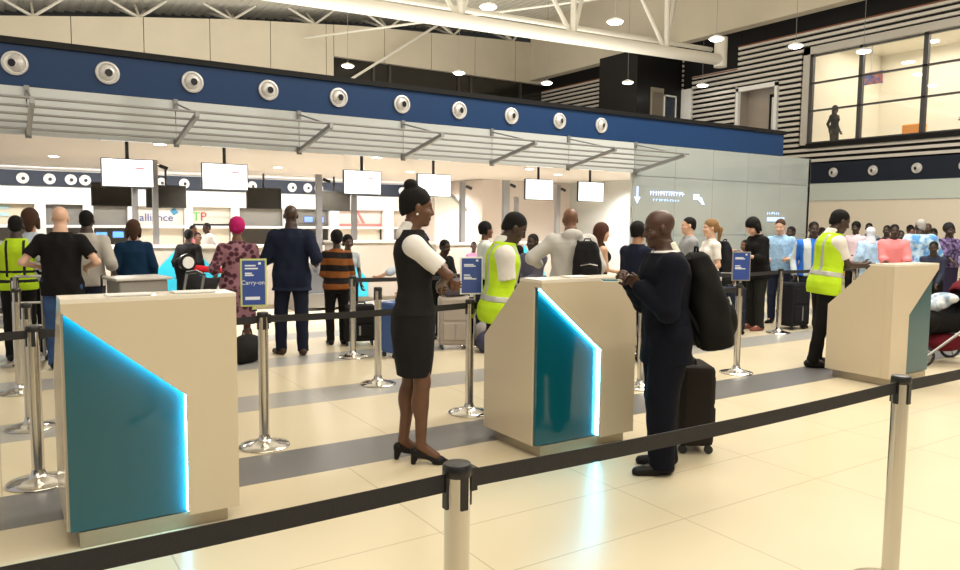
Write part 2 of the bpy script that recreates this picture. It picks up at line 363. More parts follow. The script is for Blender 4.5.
# dark box (lift shaft) standing over the island roof
lb = thing('lift_shaft', (18.77, 18.95, 0), label='tall black clad lift shaft block rising behind the blue fascia', cat='lift shaft')
bxm = mat('black_panel_satin', (0.009, 0.0085, 0.009), 0.35, spec=0.25)
MB().box(0, 2.22, 0, 1.92, 2.95, 7.56).build('cladding', bxm, lb)
MB().box(0.66, 1.30, -0.03, 0.0, 4.6, 6.35).build('door_surround', mat('lift_door_beige', (0.30, 0.26, 0.20), 0.4), lb)
MB().box(0.74, 1.22, -0.05, -0.03, 4.6, 6.2).build('door', mat('lift_door_brown', (0.19, 0.16, 0.12), 0.35, 0.3), lb)
MB().box(1.32, 1.9, -0.03, 0.0, 4.6, 6.1).build('window', mat('lift_window_dark', (0.02, 0.03, 0.05), 0.15), lb)
MB().box(1.30, 1.34, -0.06, 0.0, 4.6, 6.15).box(1.88, 1.92, -0.06, 0.0, 4.6, 6.15).box(1.30, 1.92, -0.06, 0.0, 6.1, 6.15).box(1.30, 1.92, -0.06, 0.0, 5.2, 5.24).build('window_frame', M['white'], lb)

# ------------------------------------------------------------------ air nozzles
def nozzle(x, y, z, r, axis, cat_label, group, tx=0.0, tz=0.0):
    t = thing('air_nozzle', (x, y, z), label=cat_label, cat='air nozzle', group=group)
    t.rotation_euler = (PI/2, 0, 0) if axis == 'y' else (PI/2, 0, -PI/2)
    MB().lathe([(r*0.98, 0.0), (r, 0.012), (r*0.97, 0.028), (r*0.80, 0.035), (r*0.78, 0.02), (r*0.5, 0.02)], n=32).build('ring', M['nozzle'], t, smooth=True)
    mm = Matrix.Rotation(tx, 3, 'Y') @ Matrix.Rotation(tz, 3, 'X')
    c = mm @ Vector((0, 0, 0.0))
    b = MB(); prof_ = [(r*0.76*math.cos(a), r*0.42*math.sin(a)) for a in np.linspace(0, 1.05, 8)]
    b.lathe(prof_ + [(r*0.36, r*0.46), (r*0.33, r*0.46), (r*0.32, r*0.30)], c, 28, mm); b.build('eyeball', M['nozzle'], t, smooth=True)
    MB().lathe([(r*0.33, r*0.28), (r*0.32, r*0.44), (0.001, r*0.44)], c, 24, mm).build('outlet', M['black'], t, smooth=True)
    return t
ords = ['first', 'second', 'third', 'fourth', 'fifth', 'sixth', 'seventh', 'eighth', 'ninth', 'tenth']
for i, x in enumerate((0.31, 1.34, 2.40, 3.46, 4.55, 5.64, 6.73, 7.82, 8.92, 9.96)):
    nozzle(x, 10.998, 3.485, 0.148, 'y', f'round grey air nozzle on blue fascia, {ords[i]} from the left', 'air nozzles on the blue fascia', -0.55 if i == 0 else 0.10 + 0.03*i, 0.05)
for i, x in enumerate((0.78, 1.44, 1.98, 2.35, 4.45, 5.12, 7.25, 8.6, 9.15, 9.55, 11.0, 12.8)):
    nozzle(x, 24.89, 2.70, 0.155, 'y', 'small round white air nozzle on the dark band of the far back wall', 'air nozzles on the far back wall', 0.2, 0.15)
for i, y in enumerate((12.93, 11.74, 10.54, 9.36, 8.2, 7.0)):
    nozzle(20.93, y, 3.165, 0.14, 'x', ['white round air nozzle on right wall band, leftmost one', 'white round air nozzle on right wall band, middle of three in view', 'white round air nozzle on right wall band, right one of three whole ones', 'white round air nozzle cut by right edge of the picture', 'air nozzle further right on the wall band', 'air nozzle far right on the wall band'][i], 'air nozzles on the right wall', -0.35, 0.1)

# ------------------------------------------------------------------ canopy brackets and rods
A0 = (11.0, 2.63); A1 = (9.70, 2.88)     # wall end and outer end (y, z) of each arm
for i in range(8):
    x = 0.40 + 1.75*i - 0.0 if False else 2.17 + 1.745*(i-1)
    if x > 11: break
    t = thing('canopy_bracket', (x, 11.0, 2.63), label=f'grey steel canopy bracket arm under the blue fascia, {ords[i]} from the left', cat='bracket', group='canopy brackets under the fascia')
    MB().obox((0, (A1[0]-A0[0])/2, (A1[1]-A0[1])/2), (0.025, 0.66, 0.028), Matrix.Rotation(-math.atan2(0.25, 1.3), 3, 'X')).build('arm', M['rod'], t)
    MB().cyl((0, -1.28, 0.26), (0, -0.02, 0.54), 0.012, n=8).build('tie_rod', M['rod'], t)
    MB().box(-0.03, 0.03, -0.03, 0.0, 0.47, 0.60).build('tie_plate', M['rod'], t)
    MB().box(-0.035, 0.035, -0.03, 0.0, -0.05, 0.06).build('wall_plate', M['rod'], t)
for k in range(5):
    f_ = 0.06 + 0.225*k
    y = A0[0] + (A1[0]-A0[0])*f_; z = A0[1] + (A1[1]-A0[1])*f_ + 0.045
    MB().cyl((-3.5, y, z), (11.05, y, z), 0.017, n=10).build('canopy_rod', M['rod'], label='grey horizontal canopy rod, ' + ['innermost, against the glass header', 'second out from the glass header', 'middle one of five', 'second in from the outer edge', 'outermost, farthest from the glass header'][k], cat='rod', group='canopy rods')

# ------------------------------------------------------------------ ceiling downlights (visible fittings)
dl = None
for (x, y) in [(1.55, 13.4), (1.2, 19), (2.6, 14.6), (3.4, 20), (4.9, 13.0), (6.9, 14.6), (8.1, 13.5), (11.4, 15.2), (11.3, 13.3), (6.2, 19), (13.3, 16.4), (9.6, 18.2)]:
    t = thing('downlight', (x, y, 2.945), label='round recessed ceiling downlight glowing white over check-in hall', cat='downlight', group='recessed downlights over the check-in counters')
    MB().lathe([(0.13, 0.0), (0.13, -0.012), (0.105, -0.012)], n=20).build('trim_ring', M['white'], t)
    MB().lathe([(0.105, -0.004), (0.10, -0.016), (0.001, -0.016)], n=20).build('lens', M['lamp'], t)
# ------------------------------------------------------------------ pendants of the hall
P = [(9.3, 14.0), (12.41, 13.3), (15.62, 13.0), (17.91, 12.3), (9.29, 21.7), (12.6, 20.6), (15.9, 20.3), (18.0, 18.6), (20.4, 17.5), (19.9, 11.6)]
PN = ['nearest the top centre of the picture', 'above the black lift shaft block', 'beside the end of the big truss tube', 'left of the big upper window', 'low over blue fascia, leftmost', 'low over blue fascia, second from left', 'left of the lift shaft', 'in front of the black lift shaft', 'beside the lift shaft window', 'in front of the big upper window']
for (x, y), nm in zip(P, PN):
    t = thing('pendant_lamp', (x, y, 6.3), label='white glowing pendant lamp on a thin wire, ' + nm, cat='pendant lamp', group='hall pendant lamps')
    MB().lathe([(0.03, 0.10), (0.06, 0.085), (0.17, 0.04), (0.20, 0.0), (0.18, 0.0)], n=20).build('shade', M['white'], t, smooth=True)
    MB().ball((0, 0, -0.01), 0.17, 0.17, 0.05).build('bulb', M['lamp'], t, smooth=True)
    MB().cyl((0, 0, 0.10), (0, 0, rz_(x)-6.3), 0.007, n=6).build('wire', M['rod'], t)

# ------------------------------------------------------------------ roof trusses
t = thing('roof_truss', (5, 16, 6.3), label='big cream tubular roof truss crossing above the fascia, ending in a vertical stub', cat='truss')
MB().cyl((-6, 0, -0.10), (14.5, 0, 0.47), 0.17, n=16).build('bottom_chord', M['truss'], t, smooth=True)
MB().cyl((-6, 0.5, 0.35), (14.6, 0.5, 0.90), 0.07, n=10).build('side_chord', M['truss'], t, smooth=True)
MB().cyl((14.45, 0, 0.25), (14.45, 0, 1.15), 0.20, n=16).build('end_post', M['truss'], t, smooth=True)
for q in (-2.4, 1.2, 4.8, 8.4, 12.0):
    z0 = -0.1 + (q+6)/20.5*0.57
    for dx in (-1.5, 1.5):
        MB().cyl((q, 0, z0), (q+dx, 0.8, rz_(5+q+dx)-6.3+0.05), 0.06, n=8).build('strut', M['truss'], t, smooth=True)
    MB().cyl((q, 0, z0), (q, 0, rz_(5+q)-6.3+0.05), 0.08, n=8).build('strut', M['truss'], t, smooth=True)
t = thing('roof_truss', (0, 22, 0), label='slender cream roof truss rods slanting behind the pendant lamps', cat='truss')
MB().cyl((9.8, 4.8, 8.2), (19.6, -8, 8.9), 0.04, n=8).build('stay_rod', M['truss'], t)
MB().cyl((10.2, 4.6, 6.0), (15.5, 4.6, 9.6), 0.05, n=8).build('stay_rod', M['truss'], t)
for k in range(8):
    x = 1.3 + 3.0*k - 3
    zb = float(np.interp(x, [p[0] for p in prof], [p[1] for p in prof]))
    tt = thing('roof_strut_cluster', (x, 27.1, zb), label=f'fan of cream roof struts on top of the bulkhead, {ords[k]} from the left', cat='strut', group='strut fans along the roof gap')
    for dx, dy in ((-0.9, 0.3), (-0.45, 1.6), (0.45, 1.6), (0.9, 0.3), (0, 0.9)):
        MB().cyl((0, 0, 0), (dx, dy, rz_(x+dx)-zb), 0.045, n=6).build('strut', M['truss'], tt)

# dark louvred roof opening with criss-cross members at the top centre
ov = thing('roof_vent_grille', (13.2, 18, 0), label='dark louvred roof opening crossed by cream struts at top centre', cat='roof vent')
MB().box(-1.4, 2.6, -1.2, 1.8, 9.45, 9.52).build('grille', mat('grille_olive', (0.09, 0.09, 0.07), 0.6, pattern='X', pscale=12, col2=(0.03, 0.03, 0.025)), ov)
for a, b in (((-1.2, -1, 9.3), (2.4, 1.6, 9.3)), ((-1.2, 1.6, 9.3), (1.8, -1.1, 9.3)), ((0.2, -1.1, 9.3), (0.6, 1.7, 9.3)), ((1.9, -1.1, 9.3), (2.4, 1.0, 9.3))):
    MB().cyl(a, b, 0.05, n=8).build('strut', M['truss'], ov)
# ------------------------------------------------------------------ service desks
def desk(x0, yf, mirror, lit, label, W=0.87):
    t = thing('service_desk', (x0, yf, 0), label=label, cat='desk')
    D, Hh = 0.68, 1.22
    rec = 0.085
    # body behind the front slab; the staff side slopes down
    side = [(rec, 0.08), (D, 0.08), (D, 0.77), (0.24, Hh-0.02), (rec, Hh-0.02)]
    MB().prism(side, 0, W, 'x').build('body', M['deskw'], t, bevel=0.003)
    MB().prism([(0.0, Hh-0.02), (0.25, Hh-0.02), (0.24, Hh), (0.0, Hh)], 0, W, 'x').build('top', M['desktop'], t)
    MB().box(0.05, W-0.05, 0.05, D-0.06, 0, 0.08).build('plinth', M['plinth'], t)
    mx_ = (lambda q: W-q) if mirror else (lambda q: q)
    glassp = [(mx_(a), z) for a, z in ((0.012, 0.085), (0.55, 0.085), (0.55, 0.71), (0.012, 1.165))]
    slab = [(mx_(a), z) for a, z in ((0.0, Hh-0.02), (0.0, 1.172), (0.556, 0.715), (0.556, 0.08), (W, 0.08), (W, Hh-0.02))]
    if mirror: glassp, slab = glassp[::-1], slab[::-1]
    lip = [(mx_(a), z) for a, z in ((0.0, Hh-0.02), (0.0, 1.172), (0.0, 1.158), (0.544, 0.708), (0.544, 0.08), (W, 0.08), (W, Hh-0.02))]
    if mirror: lip = lip[::-1]
    MB().prism(slab, 0.016, rec, 'y').prism(lip, 0.0, 0.016, 'y').build('front_slab', M['deskw'], t, bevel=0.002)
    MB().prism(glassp, rec-0.030, rec-0.001, 'y').build('glass_panel', M['teal'], t, label='teal glass panel with a sloping lit edge' if lit else 'teal glass panel, unlit')
    if lit:
        l = MB()
        def strip(a, b, w_=0.008):
            (xa, za), (xb, zb) = a, b
            dx, dz = xb-xa, zb-za; L = math.hypot(dx, dz); nx, nz = dz/L, -dx/L
            if nx*1 + nz*1 > 0: nx, nz = -nx, -nz
            l.add([(xa, 0.030, za), (xb, 0.030, zb), (xb+nx*w_, 0.030, zb+nz*w_), (xa+nx*w_, 0.030, za+nz*w_),
                   (xa, rec-0.030, za), (xb, rec-0.030, zb), (xb+nx*w_, rec-0.030, zb+nz*w_), (xa+nx*w_, rec-0.030, za+nz*w_)],
                  [(0,1,2,3), (4,7,6,5), (0,4,5,1), (1,5,6,2), (2,6,7,3), (3,7,4,0)])
        strip((0.02, 1.158), (0.552, 0.716)); strip((0.552, 0.716), (0.552, 0.09))
        l.build('light_strip', M['led'], t)
    return t
desk(0.25, 3.92, False, True, 'cream service desk with glowing teal front panel, nearest one at left of picture', 0.80)
desk(3.02, 3.87, False, True, 'cream service desk with glowing teal panel standing before the dark-suited man')
desk(7.40, 3.88, True, False, 'cream service desk with unlit teal panel in front of the right yellow-vested man')

# ------------------------------------------------------------------ stanchions
def stanchion(x, y, label, belt_to=None, slot=0.0, rot=0.0):
    t = thing('queue_post', (x, y, 0), label=label, cat='queue post', group='chrome queue posts')
    if STN:
        for ch in kids(STN[0]):
            if ch.name.startswith(('base', 'pole', 'cap', 'slot_clip', 'collar')):
                c = ch.copy(); COL.objects.link(c); c.parent = t
    else:
        MB().lathe([(0.172, 0.0), (0.175, 0.008), (0.170, 0.014), (0.12, 0.026), (0.06, 0.042), (0.042, 0.06), (0.036, 0.09)], n=40).build('base', M['chrome'], t, smooth=True)
        MB().cyl((0, 0, 0.07), (0, 0, 0.93), 0.035, n=28).build('pole', M['chrome'], t, smooth=True)
        MB().lathe([(0.037, 0.922), (0.041, 0.927), (0.041, 0.946), (0.036, 0.956), (0.018, 0.959)], n=28).build('cap', M['black'], t, smooth=True)
        for a in range(4):
            c, s = math.cos(a*PI/2), math.sin(a*PI/2)
            MB().obox((0.036*c, 0.036*s, 0.885), (0.004, 0.011, 0.048), Matrix.Rotation(a*PI/2, 3, 'Z')).build('slot_clip', M['black'], t)
        STN.append(t)
    if belt_to:
        dx, dy = belt_to[0]-x, belt_to[1]-y; L = math.hypot(dx, dy); ux, uy = dx/L, dy/L; nx, ny = -uy, ux
        n = 10; vs = []; fs = []
        for i in range(n+1):
            s = 0.036 + (L-0.072)*i/n; sag = -0.012*4*(i/n)*(1-i/n)
            for off in (-0.0015, 0.0015):
                for z in (0.882, 0.932): vs.append((ux*s+nx*off, uy*s+ny*off, z+sag))
        for i in range(n):
            a = 4*i; b = 4*(i+1)
            fs += [(a, a+1, b+1, b), (a+2, b+2, b+3, a+3), (a, b, b+2, a+2), (a+1, a+3, b+3, b+1)]
        fs += [(0, 2, 3, 1), (4*n, 4*n+1, 4*n+3, 4*n+2)]
        MB().add(vs, fs).build('belt', M['belt'], t)
        MB().obox((ux*0.046, uy*0.046, 0.907), (0.010, 0.014, 0.032), Matrix.Rotation(math.atan2(uy, ux), 3, 'Z')).build('belt_clip', M['black'], t)
    return t
STN = []
stanchion(1.02, 1.66, 'chrome queue post nearest the camera, bottom centre of the picture', (3.27, 1.66))
stanchion(3.27, 1.66, 'chrome queue post in the right foreground, in front of the right desk', (5.7, 1.74))
stanchion(-1.25, 1.70, 'chrome queue post just out of view at the left end of the front belt', (1.02, 1.66))
stanchion(0.18, 5.12, 'chrome queue post beside the left desk, nearest of the leftmost line', (1.56, 5.15))
stanchion(-1.3, 5.10, 'queue post out of view left of the near belt row', (0.18, 5.12))
stanchion(1.56, 5.15, 'chrome queue post carrying the yellow-framed blue sign, right of the left desk', (3.30, 5.19))
stanchion(3.30, 5.19, 'chrome queue post carrying the white-framed blue sign, right of the female attendant', (5.25, 5.14))
stanchion(5.25, 5.14, 'chrome queue post between the middle desk and the dark-suited man', (6.68, 5.13))
stanchion(6.68, 5.13, 'chrome queue post carrying the small blue-green sign, right of the suited man', None)
stanchion(0.19, 6.52, 'chrome queue post, second from the front in the leftmost line', None)
stanchion(3.12, 6.58, 'chrome queue post left of the attendant, in front of the blue suitcase', None)
stanchion(0.16, 7.89, 'chrome queue post, third from the front in the leftmost line', None)
stanchion(3.50, 8.06, 'chrome queue post between the black suitcase and the blue suitcase', (5.17, 8.05))
stanchion(5.17, 8.05, 'chrome queue post with its base behind the white-framed sign post', None)
stanchion(0.18, 9.35, 'chrome queue post, farthest of the leftmost line', None)
stanchion(9.72, 6.75, 'chrome queue post in front of the woman looking at her phone', (6.68, 6.6))
stanchion(6.68, 6.6, 'chrome queue post hidden behind the suited man bag', None)
stanchion(11.8, 6.8, 'chrome queue post behind the right yellow-vested man', (9.72, 6.75))

def post_sign(x, y, w_, h, z0, frame, label, word=None, green=False, rz=0):
    t = thing('post_sign', (x, y, z0), rz, label=label, cat='sign')
    MB().box(-w_/2, w_/2, -0.008, 0.004, 0, h).box(-0.012, 0.012, -0.004, 0.004, -0.03, 0).build('frame', frame, t, bevel=0.002)
    MB().box(-w_/2+0.012, w_/2-0.012, -0.011, -0.008, 0.012, h-0.012).build('poster', M['signblue'], t)
    pw = w_/2-0.03
    rows = [0.86, 0.80, 0.70, 0.66] if word else [0.80, 0.76, 0.52, 0.46, 0.42]
    for k, f_ in enumerate(rows): MB().box(-pw, -pw+2*pw*(0.62, 0.75, 0.4, 0.5, 0.8)[k % 5], -0.0125, -0.011, h*f_-0.006, h*f_+0.004).build('print_line', M['signtext'], t)
    if word: MB().box(-pw, pw*0.7, -0.0125, -0.011, h*0.14, h*0.14+0.022).build('print_line', M['signtext'], t)
    MB().box(pw*0.55, pw*0.85, -0.0125, -0.011, h*0.88, h*0.88+0.016).build('emblem', M['signtext'], t)
    if word: text('lettering', word, 0.042, M['signtext'], t, (-0.005, -0.0125, h*0.5), (PI/2, 0, 0), 0.001)
    MB().lathe([(0.02, 0.0), (0.02, -0.012)], (0, 0, -0.022)).build('mount', M['black'], t)
post_sign(1.50, 5.15, 0.175, 0.33, 1.0, M['signyellow'], 'blue poster in a yellow-green frame on the post right of the left desk', 'Carry-on', rz=R(-12))
post_sign(3.31, 5.19, 0.19, 0.31, 1.0, M['white'], 'blue poster in a white frame on the post beside the female attendant', rz=R(-22))
post_sign(6.69, 5.13, 0.20, 0.31, 1.0, M['steel'], 'small blue poster with green foot on the post right of the suited man', rz=R(-30))

# ------------------------------------------------------------------ hanging screens
def screen(x, label, tilt=0):
    t = thing('hanging_screen', (x, 14.0, 2.365), R(tilt), label=label, cat='screen', group='lit screens over the counters')
    MB().box(-0.41, 0.41, -0.03, 0.03, -0.24, 0.24).build('housing', M['black'], t, bevel=0.006)
    MB().box(-0.395, 0.395, -0.034, -0.03, -0.225, 0.225).build('display', M['screen'], t)
    MB().box(0.12, 0.26, -0.038, -0.034, 0.07, 0.095).build('display_mark', M['screen_red'], t, label='small red line')
    MB().box(0.27, 0.30, -0.037, -0.034, -0.03, 0.04).box(-0.32, 0.22, -0.037, -0.034, -0.10, -0.085).build('display_mark', M['screen_teal'], t, label='pale blue marks')
    MB().cyl((0.0, 0.02, 0.2), (0.0, 0.02, 0.58), 0.03, n=10).build('hanger', M['black'], t)
    MB().box(-0.12, 0.12, 0.03, 0.08, -0.1, 0.1).build('bracket', M['black'], t)
for x, lb_ in ((1.97, 'lit white screen hanging above the left counter, leftmost of six'), (3.585, 'lit white screen second from the left, over the patterned-dress woman'), (6.29, 'lit white screen hanging left of the female attendant head'), (7.95, 'lit white screen hanging right of the female attendant head'), (10.78, 'lit white screen second from the right, above the middle vested man'), (12.38, 'rightmost lit white screen, above the man in the grey hoodie')):
    screen(x, lb_)
# dark monitors further back
for x, y, zc, lb_ in ((2.72, 22, 2.22, 'dark switched-off monitor hanging behind the leftmost lit screen'), (4.05, 22, 2.2, 'dark switched-off monitor behind the steel posts at left'), (6.75, 22, 2.22, 'dark switched-off monitor above the headwrapped woman'), (8.95, 22, 2.2, 'dark switched-off monitor right of the navy-jacketed man head'), (13.3, 22, 2.28, 'dark switched-off monitor between the attendant and the steel post')):
    t = thing('monitor', (x, y, zc), label=lb_, cat='monitor', group='dark monitors')
    MB().box(-0.52, 0.52, -0.03, 0.03, -0.31, 0.31).build('housing', M['black'], t, bevel=0.01)
    MB().box(-0.49, 0.49, -0.034, -0.03, -0.28, 0.28).build('display', M['darkglass'], t)
    MB().cyl((0, 0.03, 0.25), (0, 0.03, 2.95-zc), 0.03, n=8).build('hanger', M['black'], t)
# steel posts standing on counters with little cameras
for x, z1, y, cw, lb_ in ((2.10, 2.2, 14.2, 0.09, 'steel post left of a pair under the leftmost lit screen'), (2.43, 2.62, 14.2, 0.09, 'steel post with a small camera right of the leftmost lit screen'), (5.45, 2.50, 14.2, 0.11, 'steel post with a camera between the navy-jacketed man and the striped sweater'), (6.20, 2.20, 14.2, 0.10, 'steel post under the lit screen left of the attendant'), (8.80, 2.48, 14.2, 0.11, 'steel post with a camera right of the attendant head'), (9.98, 2.56, 14.2, 0.16, 'wide steel post beside the second lit screen from the right'), (10.5, 2.2, 14.5, 0.08, 'thin steel post under the second lit screen from the right'), (12.0, 2.55, 14.8, 0.12, 'steel post left of the rightmost lit screen')):
    t = thing('steel_post', (x, y, 0), label=lb_, cat='post', group='steel counter posts')
    MB().box(-cw/2, cw/2, -0.05, 0.05, 0, z1).build('post', M['steel'], t, bevel=0.004)
    if z1 > 2.3:
        MB().obox((cw/2+0.10, -0.02, z1-0.12), (0.07, 0.03, 0.03), Matrix.Rotation(0.35, 3, 'Y')).box(cw/2, cw/2+0.06, -0.03, -0.01, z1-0.11, z1-0.09).build('camera', M['black'], t)

# ------------------------------------------------------------------ check-in counters
def counter(x, y, w_, label, side='l', h=1.14):
    t = thing('check_in_counter', (x, y, 0), label=label, cat='counter', group='check-in counters')
    MB().box(0, w_, 0.0, 0.7, 0.08, h-0.04).build('body', M['counter'], t)
    MB().box(-0.02, w_+0.02, -0.03, 0.72, h-0.04, h).build('worktop', mat('worktop_pale', (0.62, 0.57, 0.5), 0.4) if 'wt' not in M else M['wt'], t)
    MB().box(0.04, w_-0.04, 0.04, 0.66, 0, 0.08).build('plinth', M['plinth'], t)
    p = [(0, 0.1), (0.62, 0.1), (0.62, 0.42), (0, h-0.06)] if side == 'l' else [(w_, 0.1), (w_, h-0.06), (w_-0.62, 0.42), (w_-0.62, 0.1)]
    MB().prism(p, -0.035, -0.01, 'y').build('teal_panel', M['teallight'], t, label='bright teal panel with a sloping top')
M['wt'] = mat('worktop_pale', (0.62, 0.57, 0.5), 0.4)
counter(-1.7, 13.6, 1.7, 'greige check-in counter at the far left behind the vested man', 'r')
counter(0.9, 13.6, 1.75, 'greige check-in counter behind the navy-coated woman', 'r')
counter(2.85, 13.2, 1.55, 'greige check-in counter with teal slope left of the headwrapped woman')
counter(5.6, 13.6, 1.45, 'greige check-in counter behind the striped sweater person', 'l', 1.2)
counter(7.8, 13.6, 1.6, 'greige check-in counter behind the female attendant', 'r')
counter(10.2, 13.8, 1.8, 'greige check-in counter behind the middle vested man')
# conveyor between counters
t = thing('baggage_conveyor', (4.45, 12.6, 0), label='dark inclined baggage belt in a metal frame behind the navy-jacketed man', cat='conveyor')
MB().prism([(0, 0.30), (2.2, 0.62), (2.2, 0.55), (0, 0.22)], 0, 1.0, 'x').build('belt', M['rubber'], t)
MB().box(-0.05, 1.05, -0.06, 0.0, 0.05, 0.30).build('front_panel', M['steel'], t)
for xx in (-0.05, 1.0): MB().prism([(0, 0.0), (2.2, 0.0), (2.2, 0.72), (0, 0.38)], xx, xx+0.05, 'x').build('side_panel', M['steel'], t)
t = thing('baggage_conveyor', (0.02, 12.6, 0), label='dark inclined baggage belt behind the yellow-vested man at left', cat='conveyor')
MB().prism([(0, 0.30), (2.2, 0.62), (2.2, 0.55), (0, 0.22)], 0, 0.8, 'x').build('belt', M['rubber'], t)
for xx in (-0.05, 0.8): MB().prism([(0, 0.0), (2.2, 0.0), (2.2, 0.72), (0, 0.38)], xx, xx+0.05, 'x').build('side_panel', M['steel'], t)

# ------------------------------------------------------------------ booth contents on the back wall
def booth(i, x0, x1, label, hdr=None):
    t = thing('airline_booth', (x0, 25.0, 0), label=label, cat='booth')
    w_ = x1-x0
    MB().box(0, w_, 0.25, 0.32, 1.36, 1.98).build('header_panel', hdr or mat('booth_grey', (0.22, 0.21, 0.19), 0.6), t)
    MB().box(0, w_, 0.0, 0.25, 1.30, 1.38).build('shelf', M['white'], t)
    MB().box(0, w_, -0.15, 0.25, 0.0, 0.72).build('low_wall', M['white'], t)
    return t
booth(0, -0.7, 1.05, 'beige airline booth at far left with two small blue panels', mat('booth_beige', (0.62, 0.55, 0.42), 0.6))
booth(1, 1.32, 2.28, 'dark empty booth behind the bald man')
booth(2, 2.55, 3.5, 'dark empty booth with blue monitors right of the bald man')
b3 = booth(3, 3.72, 5.15, 'pale airline booth with blue lettering behind the navy-coated woman', mat('booth_pale', (0.72, 0.68, 0.62), 0.6))
b4 = booth(4, 5.38, 6.6, 'airline booth with green and red letters above the pink-topped woman', mat('booth_pale2', (0.70, 0.65, 0.56), 0.6))
booth(5, 6.85, 8.35, 'empty dark booth above the headwrapped woman')
booth(6, 8.75, 10.0, 'dark booth with purple monitors right of the navy-jacketed man')
b7 = booth(7, 10.35, 12.1, 'pale booth with a red stripe left of the attendant', mat('booth_pale3', (0.72, 0.62, 0.58), 0.6))
b8 = booth(8, 12.5, 14.6, 'white booth with an orange notice right of the attendant head', mat('booth_pale4', (0.70, 0.62, 0.52), 0.6))
lt = mat('letter_blue', (0.06, 0.10, 0.32), 0.5)
text('lettering', 'alliance', 0.34, lt, b3, (0.62, 0.235, 1.62), (PI/2, 0, 0), 0.005)
MB().prism([(1.02, 1.84), (1.16, 1.94), (1.28, 1.80), (1.14, 1.70)], 0.225, 0.245, 'y').build('emblem', mat('emblem_teal', (0.05, 0.25, 0.42), 0.5), b3)
MB().box(0.05, 1.4, 0.25, 0.3, 0.72, 1.3).build('inner_panel', M['cream_low'], b3)
text('lettering', 'T', 0.40, mat('letter_green', (0.10, 0.50, 0.06), 0.5), b4, (0.16, 0.235, 1.66), (PI/2, 0, 0), 0.005)
text('lettering', 'P', 0.40, mat('letter_red', (0.65, 0.03, 0.05), 0.5), b4, (0.38, 0.235, 1.66), (PI/2, 0, 0), 0.005)
text('lettering', 'AIR PORTUGAL', 0.105, mat('letter_grey', (0.45, 0.42, 0.42), 0.5), b4, (0.86, 0.235, 1.65), (PI/2, 0, 0), 0.003)
MB().box(0.0, 1.22, 0.2, 0.25, 1.38, 1.44).build('dark_strip', M['dark'], b4)
MB().box(0.05, 1.2, 0.25, 0.3, 0.72, 1.3).build('inner_panel', M['cream_low'], b4)
red = mat('booth_pink_red', (0.70, 0.22, 0.20), 0.5)
MB().box(0.0, 1.75, 0.2, 0.25, 1.38, 1.48).build('red_stripe', red, b7)
MB().prism([(0.75, 1.5), (0.85, 1.5), (0.70, 1.95), (0.62, 1.95)], 0.2, 0.24, 'y').prism([(1.0, 1.5), (1.1, 1.5), (0.82, 1.95), (0.74, 1.95)], 0.2, 0.24, 'y').build('red_stripe', red, b7)
MB().box(0.05, 1.7, 0.25, 0.3, 0.72, 1.3).build('inner_panel', M['cream_low'], b7)
MB().box(0.6, 1.1, 0.18, 0.2, 1.0, 1.25).build('orange_notice', M['orange'], b8)
MB().box(0.05, 2.0, 0.2, 0.3, 0.72, 1.3).build('inner_panel', M['steel'], b8)
for k, (x, z) in enumerate(((2.75, 1.08), (3.2, 1.1), (9.2, 1.62), (9.6, 1.62))):
    t = thing('booth_monitor', (x, 24.95, z), label=['small blue-lit monitor in the booth right of the bald man, left one', 'small blue-lit monitor in the booth right of the bald man, right one', 'small purple-lit monitor behind the navy-jacketed man, left one', 'small purple-lit monitor behind the navy-jacketed man, right one'][k], cat='monitor')
    MB().box(-0.16, 0.16, 0, 0.03, -0.10, 0.10).build('housing', M['black'], t)
    MB().box(-0.15, 0.15, -0.005, 0, -0.09, 0.09).build('display', mat('small_blue_display', (0.1, 0.3, 0.9), 0.4, emit=(0.12, 0.35, 0.95) if k < 2 else (0.25, 0.2, 0.8), es=1.0), t)
for k, z in enumerate((1.62, 1.83)):
    MB().box(0.12, 0.42, 25.21, 25.24, z, z+0.10).build('wall_panel', mat('pale_blue_panel', (0.45, 0.65, 0.68), 0.4), label=['small pale blue panel at far left, lower one', 'small pale blue panel at far left, upper one'][k], cat='panel')
# white slanted partition with stair edge
t = thing('stair_partition', (8.6, 14.9, 0), label='white slanted stair partition right of the steel post, behind the white-shirted woman', cat='partition')
MB().prism([(2.0, 0), (3.0, 0), (3.0, 1.95), (2.0, 2.75)], 3.6, 3.7, 'y').build('panel', mat('partition_white', (0.85, 0.88, 0.84), 0.4), t)
MB().prism([(2.0, 2.75), (3.0, 1.95), (3.0, 1.9), (2.0, 2.70)], 3.5, 3.6, 'y').build('rail', M['steel'], t)

# ------------------------------------------------------------------ lit wayfinding on the glass wall
def glyphs(x0, x1, z, hgt, seed):
    b = MB(); r_ = random.Random(seed); x = x0
    while x < x1:
        w_ = r_.uniform(0.035, 0.07)
        b.box(x, x+0.018, -0.004, 0, z, z+hgt); b.box(x, x+w_, -0.004, 0, z+(hgt*0.45 if r_.random() < .5 else hgt*0.8), z+(hgt*0.6 if r_.random() < .5 else hgt)); x += w_+0.03
    return b
ws = thing('wayfinding_sign', (10.93, 10.99, 0), label='pale blue arrows and lettering reflected on the grey glass wall above the suited man', cat='sign')  # glowing shapes stand in for the reflection of a projected sign
MB().box(0.03, 0.07, -0.004, 0, 2.05, 2.35).prism([(-0.04, 2.14), (0.05, 2.0), (0.14, 2.14)], -0.004, 0, 'y').build('arrow', M['glow'], ws)
glyphs(0.42, 1.42, 2.18, 0.09, 3).build('lettering', M['glow'], ws)
glyphs(0.50, 1.30, 2.06, 0.05, 5).build('lettering', M['glowdim'], ws)
